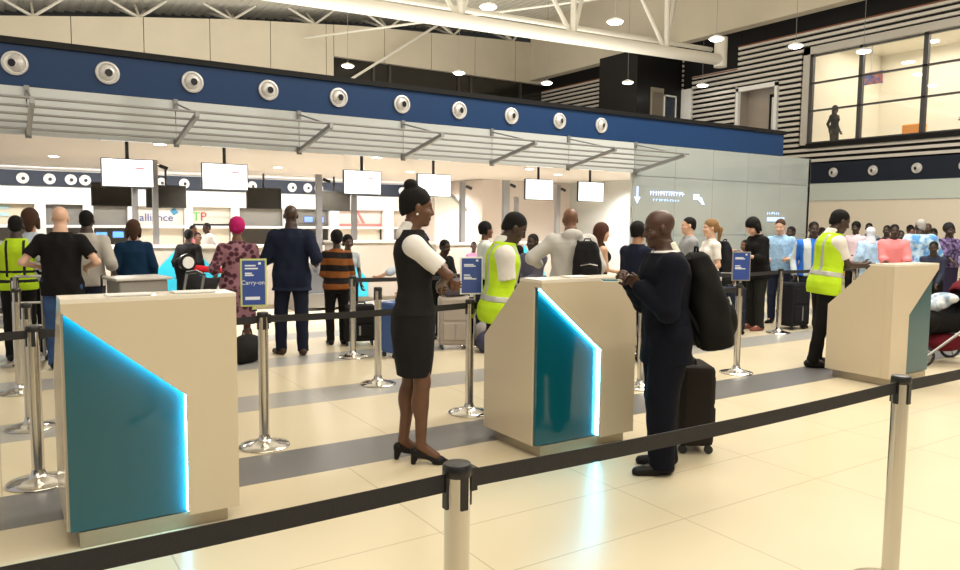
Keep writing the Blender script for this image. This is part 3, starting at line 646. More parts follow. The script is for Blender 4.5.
MB().prism([(1.72, 2.24), (1.90, 2.24), (1.90, 2.18), (1.98, 2.18), (2.08, 2.02), (2.0, 2.02), (1.88, 2.12), (1.72, 2.12)][::-1], -0.004, 0, 'y').build('arrow', M['glow'], ws)
ws = thing('wayfinding_sign', (15.2, 10.99, 0), label='faint pale blue lit panel on the glass wall above the light blue shirt man', cat='sign')
glyphs(0.0, 0.45, 1.83, 0.07, 8).build('lettering', M['glowdim'], ws)
MB().box(0.0, 0.66, -0.004, 0, 1.68, 1.78).build('panel', M['glowdim'], ws)
# little sign, lamps and chair upstairs behind the window
t = thing('hanging_sign', (21.8, 12.55, 5.75), label='small coloured sign hanging upstairs behind the big window', cat='sign')
MB().box(0, 0.05, -0.45, 0.25, 0.0, 0.35).build('board', mat('sign_colours', (0.05, 0.12, 0.55), 0.4, pattern='noise', pscale=6, col2=(0.7, 0.2, 0.15)), t)
MB().cyl((0.02, -0.1, 0.35), (0.02, -0.1, 1.7), 0.02, n=6).build('hanger', M['white'], t)
for k, (x, y) in enumerate(((23, 12.9), (24, 11.2), (23.3, 9.6), (25, 8.3), (22.6, 8.0), (25.2, 12.4))):
    t = thing('downlight', (x, y, 7.44), label='small round downlight glowing in the ceiling of the upstairs room', cat='downlight', group='downlights in the upstairs room')
    MB().lathe([(0.13, 0), (0.13, -0.015), (0.001, -0.015)]).build('lens', M['lamp'], t)
t = thing('armchair', (23.2, 12.0, 3.7), label='orange armchair upstairs behind the big window', cat='chair')
MB().box(-0.35, 0.35, -0.35, 0.35, 0.2, 0.5).build('seat', M['orange'], t, bevel=0.05)
MB().box(0.25, 0.4, -0.35, 0.35, 0.45, 1.0).build('backrest', M['orange'], t, bevel=0.05)
for a in (-.28, .28):
    for b in (-.28, .28): MB().cyl((a, b, 0), (a, b, 0.2), 0.02, n=8).build('leg', M['black'], t)
# ------------------------------------------------------------------ people: smooth-blended volumes turned into one mesh
def Rx(a): c, s = math.cos(a), math.sin(a); return np.array([[1,0,0],[0,c,-s],[0,s,c]])
def Ry(a): c, s = math.cos(a), math.sin(a); return np.array([[c,0,s],[0,1,0],[-s,0,c]])
def Rz(a): c, s = math.cos(a), math.sin(a); return np.array([[c,-s,0],[s,c,0],[0,0,1]])
class Field:
    def __init__(s, lo, hi, h):
        s.lo = np.array(lo, float); s.h = h
        s.n = np.ceil((np.array(hi)-s.lo)/h).astype(int)+1
        s.ax = [s.lo[i]+h*np.arange(s.n[i]) for i in range(3)]
        s.D = np.full(s.n, 9.0, np.float32)
    def win(s, lo, hi, k):
        m = k+2.5*s.h; sl = []
        for i in range(3):
            a = max(0, int((lo[i]-m-s.lo[i])/s.h)); b = min(s.n[i], int((hi[i]+m-s.lo[i])/s.h)+2)
            if b <= a: return None
            sl.append(slice(a, b))
        return tuple(sl), s.ax[0][sl[0]][:, None, None], s.ax[1][sl[1]][None, :, None], s.ax[2][sl[2]][None, None, :]
    def comb(s, sl, d, k, sub):
        A = s.D[sl]
        if sub:
            b = -d
            if k > 0: hh = np.maximum(k-np.abs(A-b), 0)/k; s.D[sl] = np.maximum(A, b)+hh*hh*k*.25
            else: s.D[sl] = np.maximum(A, b)
        else:
            if k > 0: hh = np.maximum(k-np.abs(A-d), 0)/k; s.D[sl] = np.minimum(A, d)-hh*hh*k*.25
            else: s.D[sl] = np.minimum(A, d)
    def cap(s, a, b, ra, rb=None, k=.02, sub=False, amp=0):
        rb = ra if rb is None else rb
        a = np.array(a, float); b = np.array(b, float); r = max(ra, rb)
        w_ = s.win(np.minimum(a, b)-r, np.maximum(a, b)+r, k)
        if w_ is None: return
        sl, X, Y, Z = w_; ab = b-a; L2 = max(ab@ab, 1e-9)
        t = np.clip(((X-a[0])*ab[0]+(Y-a[1])*ab[1]+(Z-a[2])*ab[2])/L2, 0, 1)
        d = np.sqrt((X-a[0]-t*ab[0])**2+(Y-a[1]-t*ab[1])**2+(Z-a[2]-t*ab[2])**2)-(ra+(rb-ra)*t)
        if amp: d = d+amp*np.sin(21*X+13*Z+3)*np.sin(33*Z+17*Y+t*5)
        s.comb(sl, d.astype(np.float32), k, sub)
    def ell(s, c, r, M_=None, k=.02, sub=False):
        c = np.array(c, float); r = np.array(r, float); R_ = r.max()
        w_ = s.win(c-R_, c+R_, k)
        if w_ is None: return
        sl, X, Y, Z = w_; X = X-c[0]; Y = Y-c[1]; Z = Z-c[2]
        if M_ is not None:
            X, Y, Z = [M_[0, i]*X+M_[1, i]*Y+M_[2, i]*Z for i in range(3)]
        q = np.sqrt((X/r[0])**2+(Y/r[1])**2+(Z/r[2])**2); g = np.sqrt((X/r[0]**2)**2+(Y/r[1]**2)**2+(Z/r[2]**2)**2)+1e-6
        d = q*(q-1)/g
        s.comb(sl, d.astype(np.float32), k, sub)
    def loft(s, prof, T=None, k=.03, p=2.2, sub=False, amp=0, off=0.0, zr=None):
        # prof rows: z, rx, ry, cx ; T=(M,o): local = M^T (p-o)
        P_ = np.array(prof, float); z0, z1 = (P_[0, 0], P_[-1, 0]) if zr is None else zr
        rmax = max(P_[:, 1].max(), P_[:, 2].max())+off+.05
        if T is None: lo = np.array([-rmax-abs(P_[:, 3]).max(), -rmax, z0]); hi = np.array([rmax+abs(P_[:, 3]).max(), rmax, z1])
        else:
            cs = np.array([T[0] @ np.array([x, y, z])+T[1]-T[0] @ T[2] for x in (-rmax, rmax) for y in (-rmax, rmax) for z in (z0, z1)]); lo = cs.min(0); hi = cs.max(0)
        w_ = s.win(lo, hi, k)
        if w_ is None: return
        sl, X, Y, Z = w_
        if T is None: X, Y, Z = np.broadcast_arrays(X, Y, Z)
        else:
            Mx, o, piv = T; X = X-o[0]; Y = Y-o[1]; Z = Z-o[2]
            X, Y, Z = [Mx[0, i]*X+Mx[1, i]*Y+Mx[2, i]*Z+piv[i] for i in range(3)]
        rx = np.interp(Z, P_[:, 0], P_[:, 1])+off; ry = np.interp(Z, P_[:, 0], P_[:, 2])+off; cx = np.interp(Z, P_[:, 0], P_[:, 3])
        q = ((np.abs(X-cx)/rx)**p+(np.abs(Y)/ry)**p)**(1/p)
        d = (q-1)*np.minimum(rx, ry)*0.9
        if amp:
            a = np.arctan2(Y, X-cx); d = d+amp*(np.sin(a*4+Z*6)*np.sin(Z*17+a*2)+.6*np.sin(a*7-Z*12))
        d = np.maximum(d, np.maximum(Z-z1, z0-Z))
        s.comb(sl, d.astype(np.float32), k, sub)
    def cut(s, n, c):                      # keep where n.p < c
        X, Y, Z = s.ax[0][:, None, None], s.ax[1][None, :, None], s.ax[2][None, None, :]
        s.D = np.maximum(s.D, (n[0]*X+n[1]*Y+n[2]*Z-c).astype(np.float32))
    def mesh(s):
        D = s.D.copy(); D[0] = D[-1] = 9; D[:, 0] = D[:, -1] = 9; D[:, :, 0] = D[:, :, -1] = 9
        S = D < 0
        c = [S[i:S.shape[0]-1+i, j:S.shape[1]-1+j, k:S.shape[2]-1+k] for i in (0, 1) for j in (0, 1) for k in (0, 1)]
        cnt = sum(x.astype(np.int8) for x in c); act = (cnt > 0) & (cnt < 8)
        I = np.argwhere(act)
        if len(I) == 0: return np.zeros((0, 3)), np.zeros((0, 4), int)
        idx = -np.ones(act.shape, np.int64); idx[act] = np.arange(len(I))
        V = np.zeros((len(I), 3)); Wt = np.zeros(len(I))
        crn = [(i, j, k) for i in (0, 1) for j in (0, 1) for k in (0, 1)]
        vals = {q: D[I[:, 0]+q[0], I[:, 1]+q[1], I[:, 2]+q[2]] for q in crn}
        for a in crn:
            for ax in range(3):
                if a[ax]: continue
                b = list(a); b[ax] = 1; b = tuple(b); va, vb = vals[a], vals[b]; m = (va < 0) != (vb < 0)
                t = np.where(m, va/np.where(m, va-vb, 1), 0)
                p = np.array(a, float)[None, :].repeat(len(I), 0); p[:, ax] += t
                V[m] += p[m]; Wt[m] += 1
        V = (V/Wt[:, None]+I)*s.h+s.lo
        Fs = []
        for ax in range(3):
            o1, o2 = (ax+1) % 3, (ax+2) % 3
            sa = [slice(None)]*3; sb = [slice(None)]*3; sa[ax] = slice(0, -1); sb[ax] = slice(1, None)
            A = S[tuple(sa)]; B = S[tuple(sb)]; ch = np.argwhere(A != B)
            ch = ch[(ch[:, o1] > 0) & (ch[:, o2] > 0) & (ch[:, o1] < S.shape[o1]-1) & (ch[:, o2] < S.shape[o2]-1)]
            def g(d1, d2):
                q = ch.copy(); q[:, o1] -= d1; q[:, o2] -= d2; return idx[q[:, 0], q[:, 1], q[:, 2]]
            quad = np.stack([g(1, 1), g(0, 1), g(0, 0), g(1, 0)], 1)
            fl = ~A[ch[:, 0], ch[:, 1], ch[:, 2]]
            quad[fl] = quad[fl][:, ::-1]; Fs.append(quad)
        Fq = np.concatenate(Fs); Fq = Fq[(Fq >= 0).all(1)]
        return V, Fq
def np_mesh(name, parts, m, parent, scale=1.0, **kw):
    n = 0; VV = []; FF = []
    for V, Fq in parts:
        VV.append(V); FF.append(Fq+n); n += len(V)
    V = np.concatenate(VV)*scale; Fq = np.concatenate(FF)
    me = bpy.data.meshes.new(name); me.vertices.add(len(V)); me.vertices.foreach_set('co', V.ravel().astype(np.float32))
    me.loops.add(len(Fq)*4); me.loops.foreach_set('vertex_index', Fq.ravel().astype(np.int32))
    me.polygons.add(len(Fq)); me.polygons.foreach_set('loop_start', np.arange(0, len(Fq)*4, 4, dtype=np.int32))
    me.polygons.foreach_set('use_smooth', np.ones(len(Fq), bool)); me.update(calc_edges=True)
    me.materials.append(m); o = bpy.data.objects.new(name, me); COL.objects.link(o)
    if parent: o.parent = parent
    return tag(o, **kw)
def ik(a, b, l1, l2, pole):
    a = np.array(a, float); b = np.array(b, float); d = b-a; L = np.linalg.norm(d)
    if L > (l1+l2)*.999: b = a+d/L*(l1+l2)*.999; d = b-a; L = np.linalg.norm(d)
    x = (l1*l1-l2*l2+L*L)/(2*L); hgt = math.sqrt(max(l1*l1-x*x, 0)); u = d/L
    p = np.array(pole, float); p = p-u*(p@u); p /= (np.linalg.norm(p)+1e-9)
    return a+u*x+p*hgt, b
MALE = [(.80, .085, .115, 0), (.86, .105, .155, -.01), (.93, .11, .162, -.012), (1.0, .105, .155, -.005), (1.1, .098, .142, .0), (1.22, .108, .152, .0), (1.32, .116, .166, -.004), (1.375, .104, .160, -.008), (1.41, .086, .130, -.010), (1.445, .070, .092, -.010), (1.485, .056, .064, -.006), (1.53, .05, .052, 0)]
FEM = [(.80, .09, .115, 0), (.86, .118, .165, -.018), (.93, .118, .170, -.018), (1.0, .098, .150, -.005), (1.1, .082, .120, .0), (1.22, .092, .128, .0), (1.32, .100, .142, -.004), (1.37, .088, .138, -.008), (1.405, .072, .112, -.010), (1.44, .058, .078, -.008), (1.48, .047, .053, -.004), (1.53, .042, .043, 0)]
SKIN = {}
def skin(t):
    if t not in SKIN:
        c = {'deep': (0.040, 0.018, 0.011), 'dark': (0.062, 0.026, 0.015), 'mid': (0.120, 0.052, 0.027), 'brown': (0.16, 0.070, 0.038), 'tan': (0.42, 0.22, 0.13), 'light': (0.62, 0.38, 0.27)}[t]
        SKIN[t] = mat('skin_'+t, c, 0.42, var=0.08, vscale=12)
    return SKIN[t]
HAIRM = {}
def hairm(c):
    if c not in HAIRM:
        col = {'black': (0.008, 0.007, 0.007), 'brown': (0.06, 0.03, 0.018), 'fair': (0.25, 0.14, 0.06), 'grey': (0.38, 0.36, 0.34), 'pink': (0.48, 0.02, 0.14), 'pale': (0.62, 0.62, 0.68), 'bald': (0.03, 0.02, 0.016), 'redbrown': (0.07, 0.028, 0.018)}[c]
        HAIRM[c] = mat('hair_'+c, col, 0.7, bump=0.7, bscale=180, spec=0.15)
    return HAIRM[c]
CL = {}
def cloth(c, **k):
    key = (c, tuple(sorted(k.items())))
    if key not in CL: CL[key] = mat('cloth', c, k.pop('rough', 0.85), bump=0.55, bscale=k.pop('bscale', 16), spec=0.15, **k)
    return CL[key]
EYEW = mat('eye_white', (0.22, 0.19, 0.17), 0.6, spec=0.1); EYED = mat('eye_dark', (0.01, 0.008, 0.006), 0.15); LIP = mat('lips', (0.16, 0.045, 0.04), 0.4)

def person(label, x, y, az, H=1.7, sex='m', sk='dark', hair=('short', 'black'), top=None, bottom=None, shoes=(0.012, 0.011, 0.011), heels=0.0,
           lw=None, rw=None, lp=None, rp=None, lean=0, lean_side=0, head=(0, 0, 0), feet=None, res=.011, w_=1.0, extra=None, z=0, group=None, curl=0.6, knees=None, hideleg=False, eyes=None):
    """x,y world place, az heading in degrees; body built facing +X, left = +Y, in a 1.75 m frame then scaled."""
    s = H/1.75; h = res/s
    root = thing('person', (x, y, z), R(az), label=label, cat='person', group=group)
    base = FEM if sex == 'f' else MALE
    base = [(a, b*w_**.7, c*w_, d) for a, b, c, d in base]
    hz = heels/s
    Mt = Ry(R(lean)) @ Rx(R(lean_side)); piv = np.array([0, 0, .93]); o = piv+np.array([0, 0, hz])
    T = (Mt, o, piv)
    tp = lambda q: Mt @ (np.array(q, float)-piv)+o
    sw = (.168 if sex == 'm' else .146)*w_
    SL, SR = tp((-.01, sw, 1.378)), tp((-.01, -sw, 1.378))
    WL = np.array(lw if lw is not None else (.04, sw+.08, .88)); WR = np.array(rw if rw is not None else (.04, -sw-.08, .88))
    EL, WL = ik(SL, WL, .285, .265, lp if lp is not None else (-1, .35, -.2)); ER, WR = ik(SR, WR, .285, .265, rp if rp is not None else (-1, -.35, -.2))
    ft = feet or [(0.0, .10, 8), (0.0, -.10, -8)]           # x, y, toe angle
    legs = []
    for (fx, fy, fa), sgn in zip(ft, (1, -1)):
        hip = np.array([-.01, sgn*.085*w_, .90+hz]); ank = np.array([fx-.0, fy, .085+hz]); kn, ank = ik(hip, ank, .4135, .4045, (1, math.tan(R(fa)), 0)); legs.append((hip, kn, ank, fa))
    lo = np.array([-.62, -.62, -.01]); hi = np.array([.72, .62, 1.92+hz])
    pts = np.array([WL, WR, EL, ER, SL, SR, tp((0, 0, 1.75))]+[q for l in legs for q in l[:3]])
    lo = np.minimum(pts.min(0)-.26, (-.30, -.30, -.012)); hi = np.maximum(pts.max(0)+.26, (.30, .30, 1.5)); lo[2] = -.012
    newF = lambda hh=h, a=lo, b=hi: Field(a, b, hh)
    # ---- head frame
    hy, hp, hr = head
    Mh = Rz(R(hy)) @ Ry(R(hp+lean*.3)) @ Rx(R(hr))
    nk = tp((-.012, 0, 1.485)); hc = nk+Mh @ np.array([.028, 0, .135])
    H_ = lambda q: hc+Mh @ np.array(q, float)
    fine = h < .0085
    def add_head(B):
        B.cap(tp((-.012, 0, 1.44)), H_((-.02, 0, -.05)), .056 if sex == 'm' else .047, .054 if sex == 'm' else .045, k=.03)
        B.ell(H_((-.012, 0, .035)), (.098, .076, .088), Mh, k=.02)
        B.ell(H_((.022, 0, -.04)), (.070, .058, .078), Mh, k=.03)
        B.cap(H_((.066, -.008, -.098)), H_((.066, .008, -.098)), .019, k=.025)
        for q in (1, -1):
            B.ell(H_((.000, q*.077, -.008)), (.018, .011, .031), Mh, k=.008)
            B.ell(H_((.060, q*.040, -.03)), (.026, .022, .022), Mh, k=.02)
            B.ell(H_((.094, q*.031, .004)), (.018, .018, .012), Mh, k=.014, sub=True)
        B.cap(H_((.078, -.03, .024)), H_((.078, .03, .024)), .011, k=.015)
        B.cap(H_((.086, 0, .006)), H_((.100, 0, -.030)), .009, .0145, k=.014)
        B.ell(H_((.092, .014, -.034)), (.012, .009, .008), Mh, k=.008); B.ell(H_((.092, -.014, -.034)), (.012, .009, .008), Mh, k=.008)
        for zz in (-.060, -.071): B.cap(H_((.083, -.016, zz)), H_((.083, .016, zz)), .0085, k=.005)
    def add_hand(B, E_, W_, side, kk):
        d = W_-E_; d /= np.linalg.norm(d)
        up = np.array([0, 0, 1.]) if abs(d[2]) < .8 else np.array([1., 0, 0]); sd = np.cross(d, up); sd /= np.linalg.norm(sd)
        nrm = np.cross(sd, d)                       # palm normal roughly up/forward
        # palm plane: spread axis a, normal b
        if abs(d[2]) >= .6: a = np.array([1., 0, 0])-d*d[0]; a /= np.linalg.norm(a); b = np.cross(a, d)*side
        else: a = nrm; b = -sd*side if True else sd
        if abs(d[2]) < .6: a, b = np.cross(d, b), b
        c = W_+d*.045
        Mp = np.stack([d, a, b], 1)
        B.ell(c, (.052, .040, .018), Mp, k=.015)
        for i, (oy, ln) in enumerate(((-.028, .058), (-.010, .070), (.009, .072), (.027, .064))):
            p0 = W_+d*.078+a*oy; q1 = d*math.cos(curl)+b*math.sin(curl); q2 = d*math.cos(curl*2.1)+b*math.sin(curl*2.1)
            p1 = p0+q1*ln*.5; p2 = p1+q2*ln*.5; rr = max(.0092, kk*.75)
            B.cap(W_+d*.05+a*oy*.9, p0, rr, k=.006); B.cap(p0, p1, rr, rr*.93, k=.002); B.cap(p1, p2, rr*.93, rr*.8, k=.002)
        t0 = W_+d*.02+a*.026; t1 = t0+d*.028+a*.024+b*.012; t2 = t1+d*.03+a*.004+b*.014
        rr = max(.0105, kk*.8); B.cap(t0, t1, .013, rr, k=.008); B.cap(t1, t2, rr, rr*.85, k=.002)
    def body_core(B, arms=True):
        B.loft(base, T, k=.04)
        if sex == 'f':
            for q in (1, -1): B.ell(tp((.075, q*.062, 1.27)), (.055, .058, .058), Mt, k=.03)
        for S_, E_, W_ in ((SL, EL, WL), (SR, ER, WR)):
            ra = (.052 if sex == 'm' else .044)*w_**.5
            B.ell(S_, (ra*1.02, ra, ra*1.02), k=.05); B.cap(S_, E_, ra*.92, ra*.70, k=.04); B.cap(E_, W_, ra*.72, .027 if sex == 'm' else .023, k=.02)
        lsc = .84 if (bottom or {}).get('kind', 'trousers') in ('trousers', 'robe') else 1.0
        for hip, kn, ank, fa in legs:
            B.cap(hip, kn, .086*lsc, .054*lsc, k=.04); B.cap(kn, ank, .052*lsc, .034, k=.02)
            mid = kn*.68+ank*.32+np.array([-.018, 0, 0]); B.ell(mid, (.050*lsc, .048*lsc, .10), k=.03)
            u = np.array([math.cos(R(fa)), math.sin(R(fa)), 0]); B.cap(ank+[0, 0, -.02], ank+u*.10+[0, 0, -.045-hz*.8], .034, .030, k=.02)
    B = newF(); body_core(B)
    parts = []
    if fine: add_head(B); add_hand(B, EL, WL, 1, h); add_hand(B, ER, WR, -1, h); parts.append(B.mesh())
    else:
        B.cap(tp((-.012, 0, 1.44)), H_((-.02, 0, -.05)), .054 if sex == 'm' else .046, k=.03); parts.append(B.mesh())
        B2 = Field(hc-.16, hc+.16, .0085); add_head(B2); parts.append(B2.mesh())
        for E_, W_, q in ((EL, WL, 1), (ER, WR, -1)):
            c = W_; B3 = Field(c-.17, c+.17, .0075)
            d = (W_-E_)/np.linalg.norm(W_-E_); B3.cap(W_-d*.05, W_, .028, .026, k=.01); add_hand(B3, E_, W_, q, .0085); parts.append(B3.mesh())
    np_mesh('body', parts, skin(sk), root, s)
    info = dict(root=root, s=s, T=tp, H=H_, hc=hc, Mh=Mh, WL=WL, WR=WR, EL=EL, ER=ER, SL=SL, SR=SR, Mt=Mt, legs=legs, h=h)
    # ---- face
    if eyes if eyes is not None else fine:
        for q in (1, -1):
            e = MB(); e.ball(Vector(H_((.0705, q*.031, .004))*s), .011*s, .011*s, .006*s, 10, 8).build('eye', EYEW, root, smooth=True)
            eo = [c for c in kids(root) if c.name.startswith('eye')][-1]
            MB().ball(Vector(H_((.0795, q*.031, .004))*s), .003*s, .005*s, .005*s, 8, 6).build('iris', EYED, eo, smooth=True)
        L_ = Field(hc-.13, hc+.13, .005); L_.cap(H_((.0845, -.015, -.060)), H_((.0845, .015, -.060)), .0085, k=0); L_.cap(H_((.0845, -.013, -.071)), H_((.0845, .013, -.071)), .0088, k=.002)
        np_mesh('lips', [L_.mesh()], LIP, root, s)
    # ---- hair
    st, hcname = hair
    if st != 'none':
        Fh = Field(hc-np.array([.33, .24, .62]), hc+np.array([.24, .24, .30]), max(h*.8, .0065))
        off = {'bald': .002, 'short': .003, 'afro': .018, 'bun': .006, 'long': .014, 'pony': .008, 'wrap': .024, 'scarf': .018, 'bob': .018, 'cap': .012, 'grown': .012}[st]; sh = off*.75+.004
        Fh.ell(H_((-.012-sh, 0, .035+sh*.8)), (.098+off, .076+off, .088+off), Mh, k=0)
        if st in ('short', 'bald', 'afro', 'bun', 'pony', 'grown', 'bob', 'long'): Fh.ell(H_((-.047, 0, -.015)), (.066+off*.7, .064+off*.6, .068), Mh, k=.02)
        n = Mh @ np.array([.62, 0, -1.]); front = .03
        if st in ('wrap',): n = Mh @ np.array([.75, 0, -1.]); front = .025
        if st == 'bald': front = -.02
        Fh.cut(n, n@hc-0.0+front-.018)
        # keep the face free
        Fh.ell(H_((.12, 0, -.05)), (.075, .085, .115), Mh, k=.01, sub=True)
        for q in (1, -1):
            if st in ('short', 'bun', 'pony', 'afro', 'bald', 'grown'): Fh.ell(H_((.004, q*.088, -.016)), (.024, .022, .034), Mh, k=.005, sub=True)
        if st == 'bun':
            Fh.ell(H_((-.055, 0, .138)), (.045, .045, .038), Mh, k=.012); Fh.cap(H_((-.02, 0, .10)), H_((-.06, 0, .13)), .03, k=.02)
        if st == 'long':
            for q in (1, -1): Fh.cap(H_((-.02, q*.072, .0)), H_((-.045, q*.085, -.22)), .034, .022, k=.03); Fh.cap(H_((-.045, q*.085, -.22)), H_((-.03, q*.09, -.31)), .024, .012, k=.02)
            Fh.cap(H_((-.075, 0, .0)), H_((-.095, 0, -.24)), .065, .05, k=.04); Fh.cap(H_((-.095, 0, -.24)), H_((-.10, 0, -.34)), .045, .02, k=.02)
        if st == 'bob':
            for q in (1, -1): Fh.cap(H_((-.02, q*.074, .0)), H_((.0, q*.078, -.09)), .034, .024, k=.03)
            Fh.cap(H_((-.08, 0, .0)), H_((-.075, 0, -.10)), .06, .045, k=.04)
        if st == 'grown':
            for q in (1, -1): Fh.cap(H_((-.02, q*.07, .03)), H_((-.03, q*.078, -.05)), .026, .018, k=.02)
        if st == 'pony': Fh.cap(H_((-.095, 0, .04)), H_((-.16, 0, -.02)), .030, .036, k=.02); Fh.cap(H_((-.16, 0, -.02)), H_((-.14, 0, -.22)), .036, .014, k=.02)
        if st == 'wrap': Fh.ell(H_((-.05, 0, .11)), (.085, .075, .045), Mh @ Ry(-.5), k=.02); Fh.cap(H_((-.11, -.03, .02)), H_((-.125, .03, .0)), .028, k=.015)
        if st == 'scarf':
            Fh.cap(H_((-.04, 0, -.06)), tp((-.03, 0, 1.42)), .085, .12, k=.04)
        name = {'wrap': 'headwrap', 'scarf': 'headscarf', 'cap': 'cap'}.get(st, 'hair')
        if st == 'cap': Fh.cap(H_((.08, 0, .06)), H_((.15, 0, .045)), .05, .04, k=.01); Fh.cut(Mh @ np.array([0, 0, -1.]), (Mh @ np.array([0, 0, -1.]))@hc-.035)
        np_mesh(name, [Fh.mesh()], hairm(hcname) if st not in ('wrap', 'scarf', 'cap') else cloth({'pink': (0.42, 0.015, 0.12), 'pale': (0.62, 0.64, 0.72), 'grey': (0.55, 0.53, 0.50), 'black': (0.02, 0.02, 0.02)}[hcname]), root, s)
    # ---- bottom garment
    bt = bottom or dict(kind='trousers', m=cloth((0.015, 0.015, 0.02)))
    kd = bt['kind']; zl = .885
    if kd == 'trousers':
        G = newF(); ww = bt.get('w', 1.0)
        G.loft(base, T, k=.03, off=.014, zr=(.80, 1.03), amp=.002)
        for hip, kn, ank, fa in legs:
            G.cap(hip, kn, .100*ww, .072*ww, k=.04, amp=.003); G.cap(kn, ank+np.array([0, 0, -.03]), .072*ww, .060*ww, k=.02, amp=.004)
        G.cut((0, 0, -1), -(.045+hz*.5)); np_mesh(bt.get('name', 'trousers'), [G.mesh()], bt['m'], root, s)
    elif kd == 'skirt':
        G = newF(); zb = bt.get('hem', .50)
        G.loft([(zb, bt.get('hx', .112), bt.get('hy', .150), -.01), (.66, .130, .172, -.012), (.80, .142, .188, -.016), (.93, .144, .192, -.014), (1.02, .108, .160, -.005), (1.10, .095, .132, 0)], (Mt if False else np.eye(3), np.array([0, 0, piv[2]+hz]), piv), k=0, amp=.0015)
        np_mesh('skirt', [G.mesh()], bt['m'], root, s)
    elif kd == 'robe':
        G = newF(); zb = bt.get('hem', .15)
        G.loft([(zb, .17, .23, 0.0), (.6, .15, .21, 0), (.93, .14, .195, -.01), (1.1, .125, .17, 0), (1.3, .13, .18, 0), (1.41, .10, .165, 0)], None if lean == 0 else (np.eye(3), piv, piv), k=0, amp=.006)
        np_mesh('robe', [G.mesh()], bt['m'], root, s)
    # ---- shoes
    if shoes is not None:
        sm = shoes if not isinstance(shoes, tuple) else cloth(shoes, rough=0.35)
        for hip, kn, ank, fa in legs:
            u = np.array([math.cos(R(fa)), math.sin(R(fa)), 0]); v = np.array([-u[1], u[0], 0]); a0 = np.array([ank[0], ank[1], 0])
            G = Field(np.minimum(a0-.14, a0+u*.23-.06), np.maximum(a0+.14, a0+u*.23+.06)+[0, 0, .1], max(h*.8, .005)); G.lo[2] = -.004; G.ax[2] = G.lo[2]+G.h*np.arange(G.n[2])
            if heels > 0:
                G.cap(a0-u*.035+[0, 0, hz+.028], a0+u*.02+[0, 0, hz+.012], .034, .030, k=.01); G.cap(a0+u*.02+[0, 0, hz+.012], a0+u*.12+[0, 0, .018], .028, .036, k=.02)
                G.cap(a0+u*.12+[0, 0, .018], a0+u*.185+[0, 0, .012], .034, .014, k=.02)
                G.cap(a0-u*.045+[0, 0, .0], a0-u*.04+[0, 0, hz+.01], .020, .024, k=.01)
                G.ell(a0+u*.055+[0, 0, hz*.6+.062], (.075, .05, .032), Rz(R(fa)), k=.01, sub=True)
                G.ell(a0+u*.02+[0, 0, 0.0], (.055, .09, hz*.62), Rz(R(fa)), k=.01, sub=True)
            else:
                G.cap(a0-u*.045+[0, 0, .045], a0+u*.05+[0, 0, .035], .043, .045, k=.02); G.cap(a0+u*.05+[0, 0, .03], a0+u*.165+[0, 0, .022], .046, .034, k=.02); G.cap(a0+[0, 0, .05], a0+[-.005, 0, .085], .042, .040, k=.02)
            G.cut((0, 0, -1), -0.001); np_mesh('shoe', [G.mesh()], sm, root, s)
    # ---- top garments
    def arm_sleeve(G, S_, E_, W_, length, off, amp, wide=1.0):
        ra = (.051 if sex == 'm' else .043)*w_**.5+off*.85
        G.ell(S_, (ra*1.03, ra*1.0, ra*1.03), k=.05)
        if length == 'short': e = S_+(E_-S_)*.72; G.cap(S_, e, ra, ra*.95*wide, k=.03, amp=amp)
        elif length == 'long':
            G.cap(S_, E_, ra, ra*.86*wide, k=.03, amp=amp); d = W_-E_; G.cap(E_, E_+d*.93, ra*.86*wide, ra*.66*wide, k=.02, amp=amp)
        elif length == 'half': G.cap(S_, E_, ra, ra*.95*wide, k=.03, amp=amp); G.cap(E_, E_+(W_-E_)*.25, ra*.95*wide, ra*wide, k=.02, amp=amp)
    for tdef in (top or []):
        G = newF(); off = tdef.get('off', .014); amp = tdef.get('amp', .003); hem = tdef.get('hem', .88); sl = tdef.get('sleeve', 'short')
        zt = tdef.get('ztop', 1.475)
        pf = [p for p in base if p[0] >= .79]
        if tdef.get('flare'): pf = [(a, b+max(0, 1.15-a)*tdef['flare'], c+max(0, 1.15-a)*tdef['flare'], d) for a, b, c, d in pf]
        if hem < .80: pf = [(hem, pf[0][1]+.040, pf[0][2]+.055, -.005)]+[(a, max(b, .125), max(c, .17), d) if a < .95 else (a, b, c, d) for a, b, c, d in pf]
        if tdef.get('loose'): pf = [(a, max(b, .125) if a < 1.35 else b, max(c, .165) if a < 1.35 else c, d) for a, b, c, d in pf]
        if tdef.get('sleeve') != 'none' or True: pf = [(a, max(b, .116), max(c, .085*w_+.098), d) if a < .96 else (a, b, c, d) for a, b, c, d in pf] if kd == 'trousers' else pf
        G.loft(pf, T, k=.03, off=off, zr=(hem, zt), amp=amp)
        if sex == 'f' :
            for q in (1, -1): G.ell(tp((.075, q*.060, 1.27)), (.055+off, .060+off, .060+off), Mt, k=.04)
        if sl != 'none':
            arm_sleeve(G, SL, EL, WL, sl, off, amp*.8, tdef.get('wide', 1)); arm_sleeve(G, SR, ER, WR, sl, off, amp*.8, tdef.get('wide', 1))
            if sl == 'short':
                for S_, E_ in ((SL, EL), (SR, ER)):
                    d = (E_-S_)/np.linalg.norm(E_-S_); c = S_+(E_-S_)*.74
                    G.cap(c+d*.045, c+d*.12, .07 if sex == 'f' else .085, k=0, sub=True)
        else:
            for S_, sg in ((SL, 1), (SR, -1)): G.cap(S_+np.array([0, 0, .05])+Mt[:, 1]*sg*.05, S_+Mt[:, 1]*sg*.075-np.array([0, 0, .09]), .06, .045, k=.01, sub=True)
        if tdef.get('hood'): G.ell(tp((-.10, 0, 1.45)), (.06, .11, .07), Mt, k=.02)
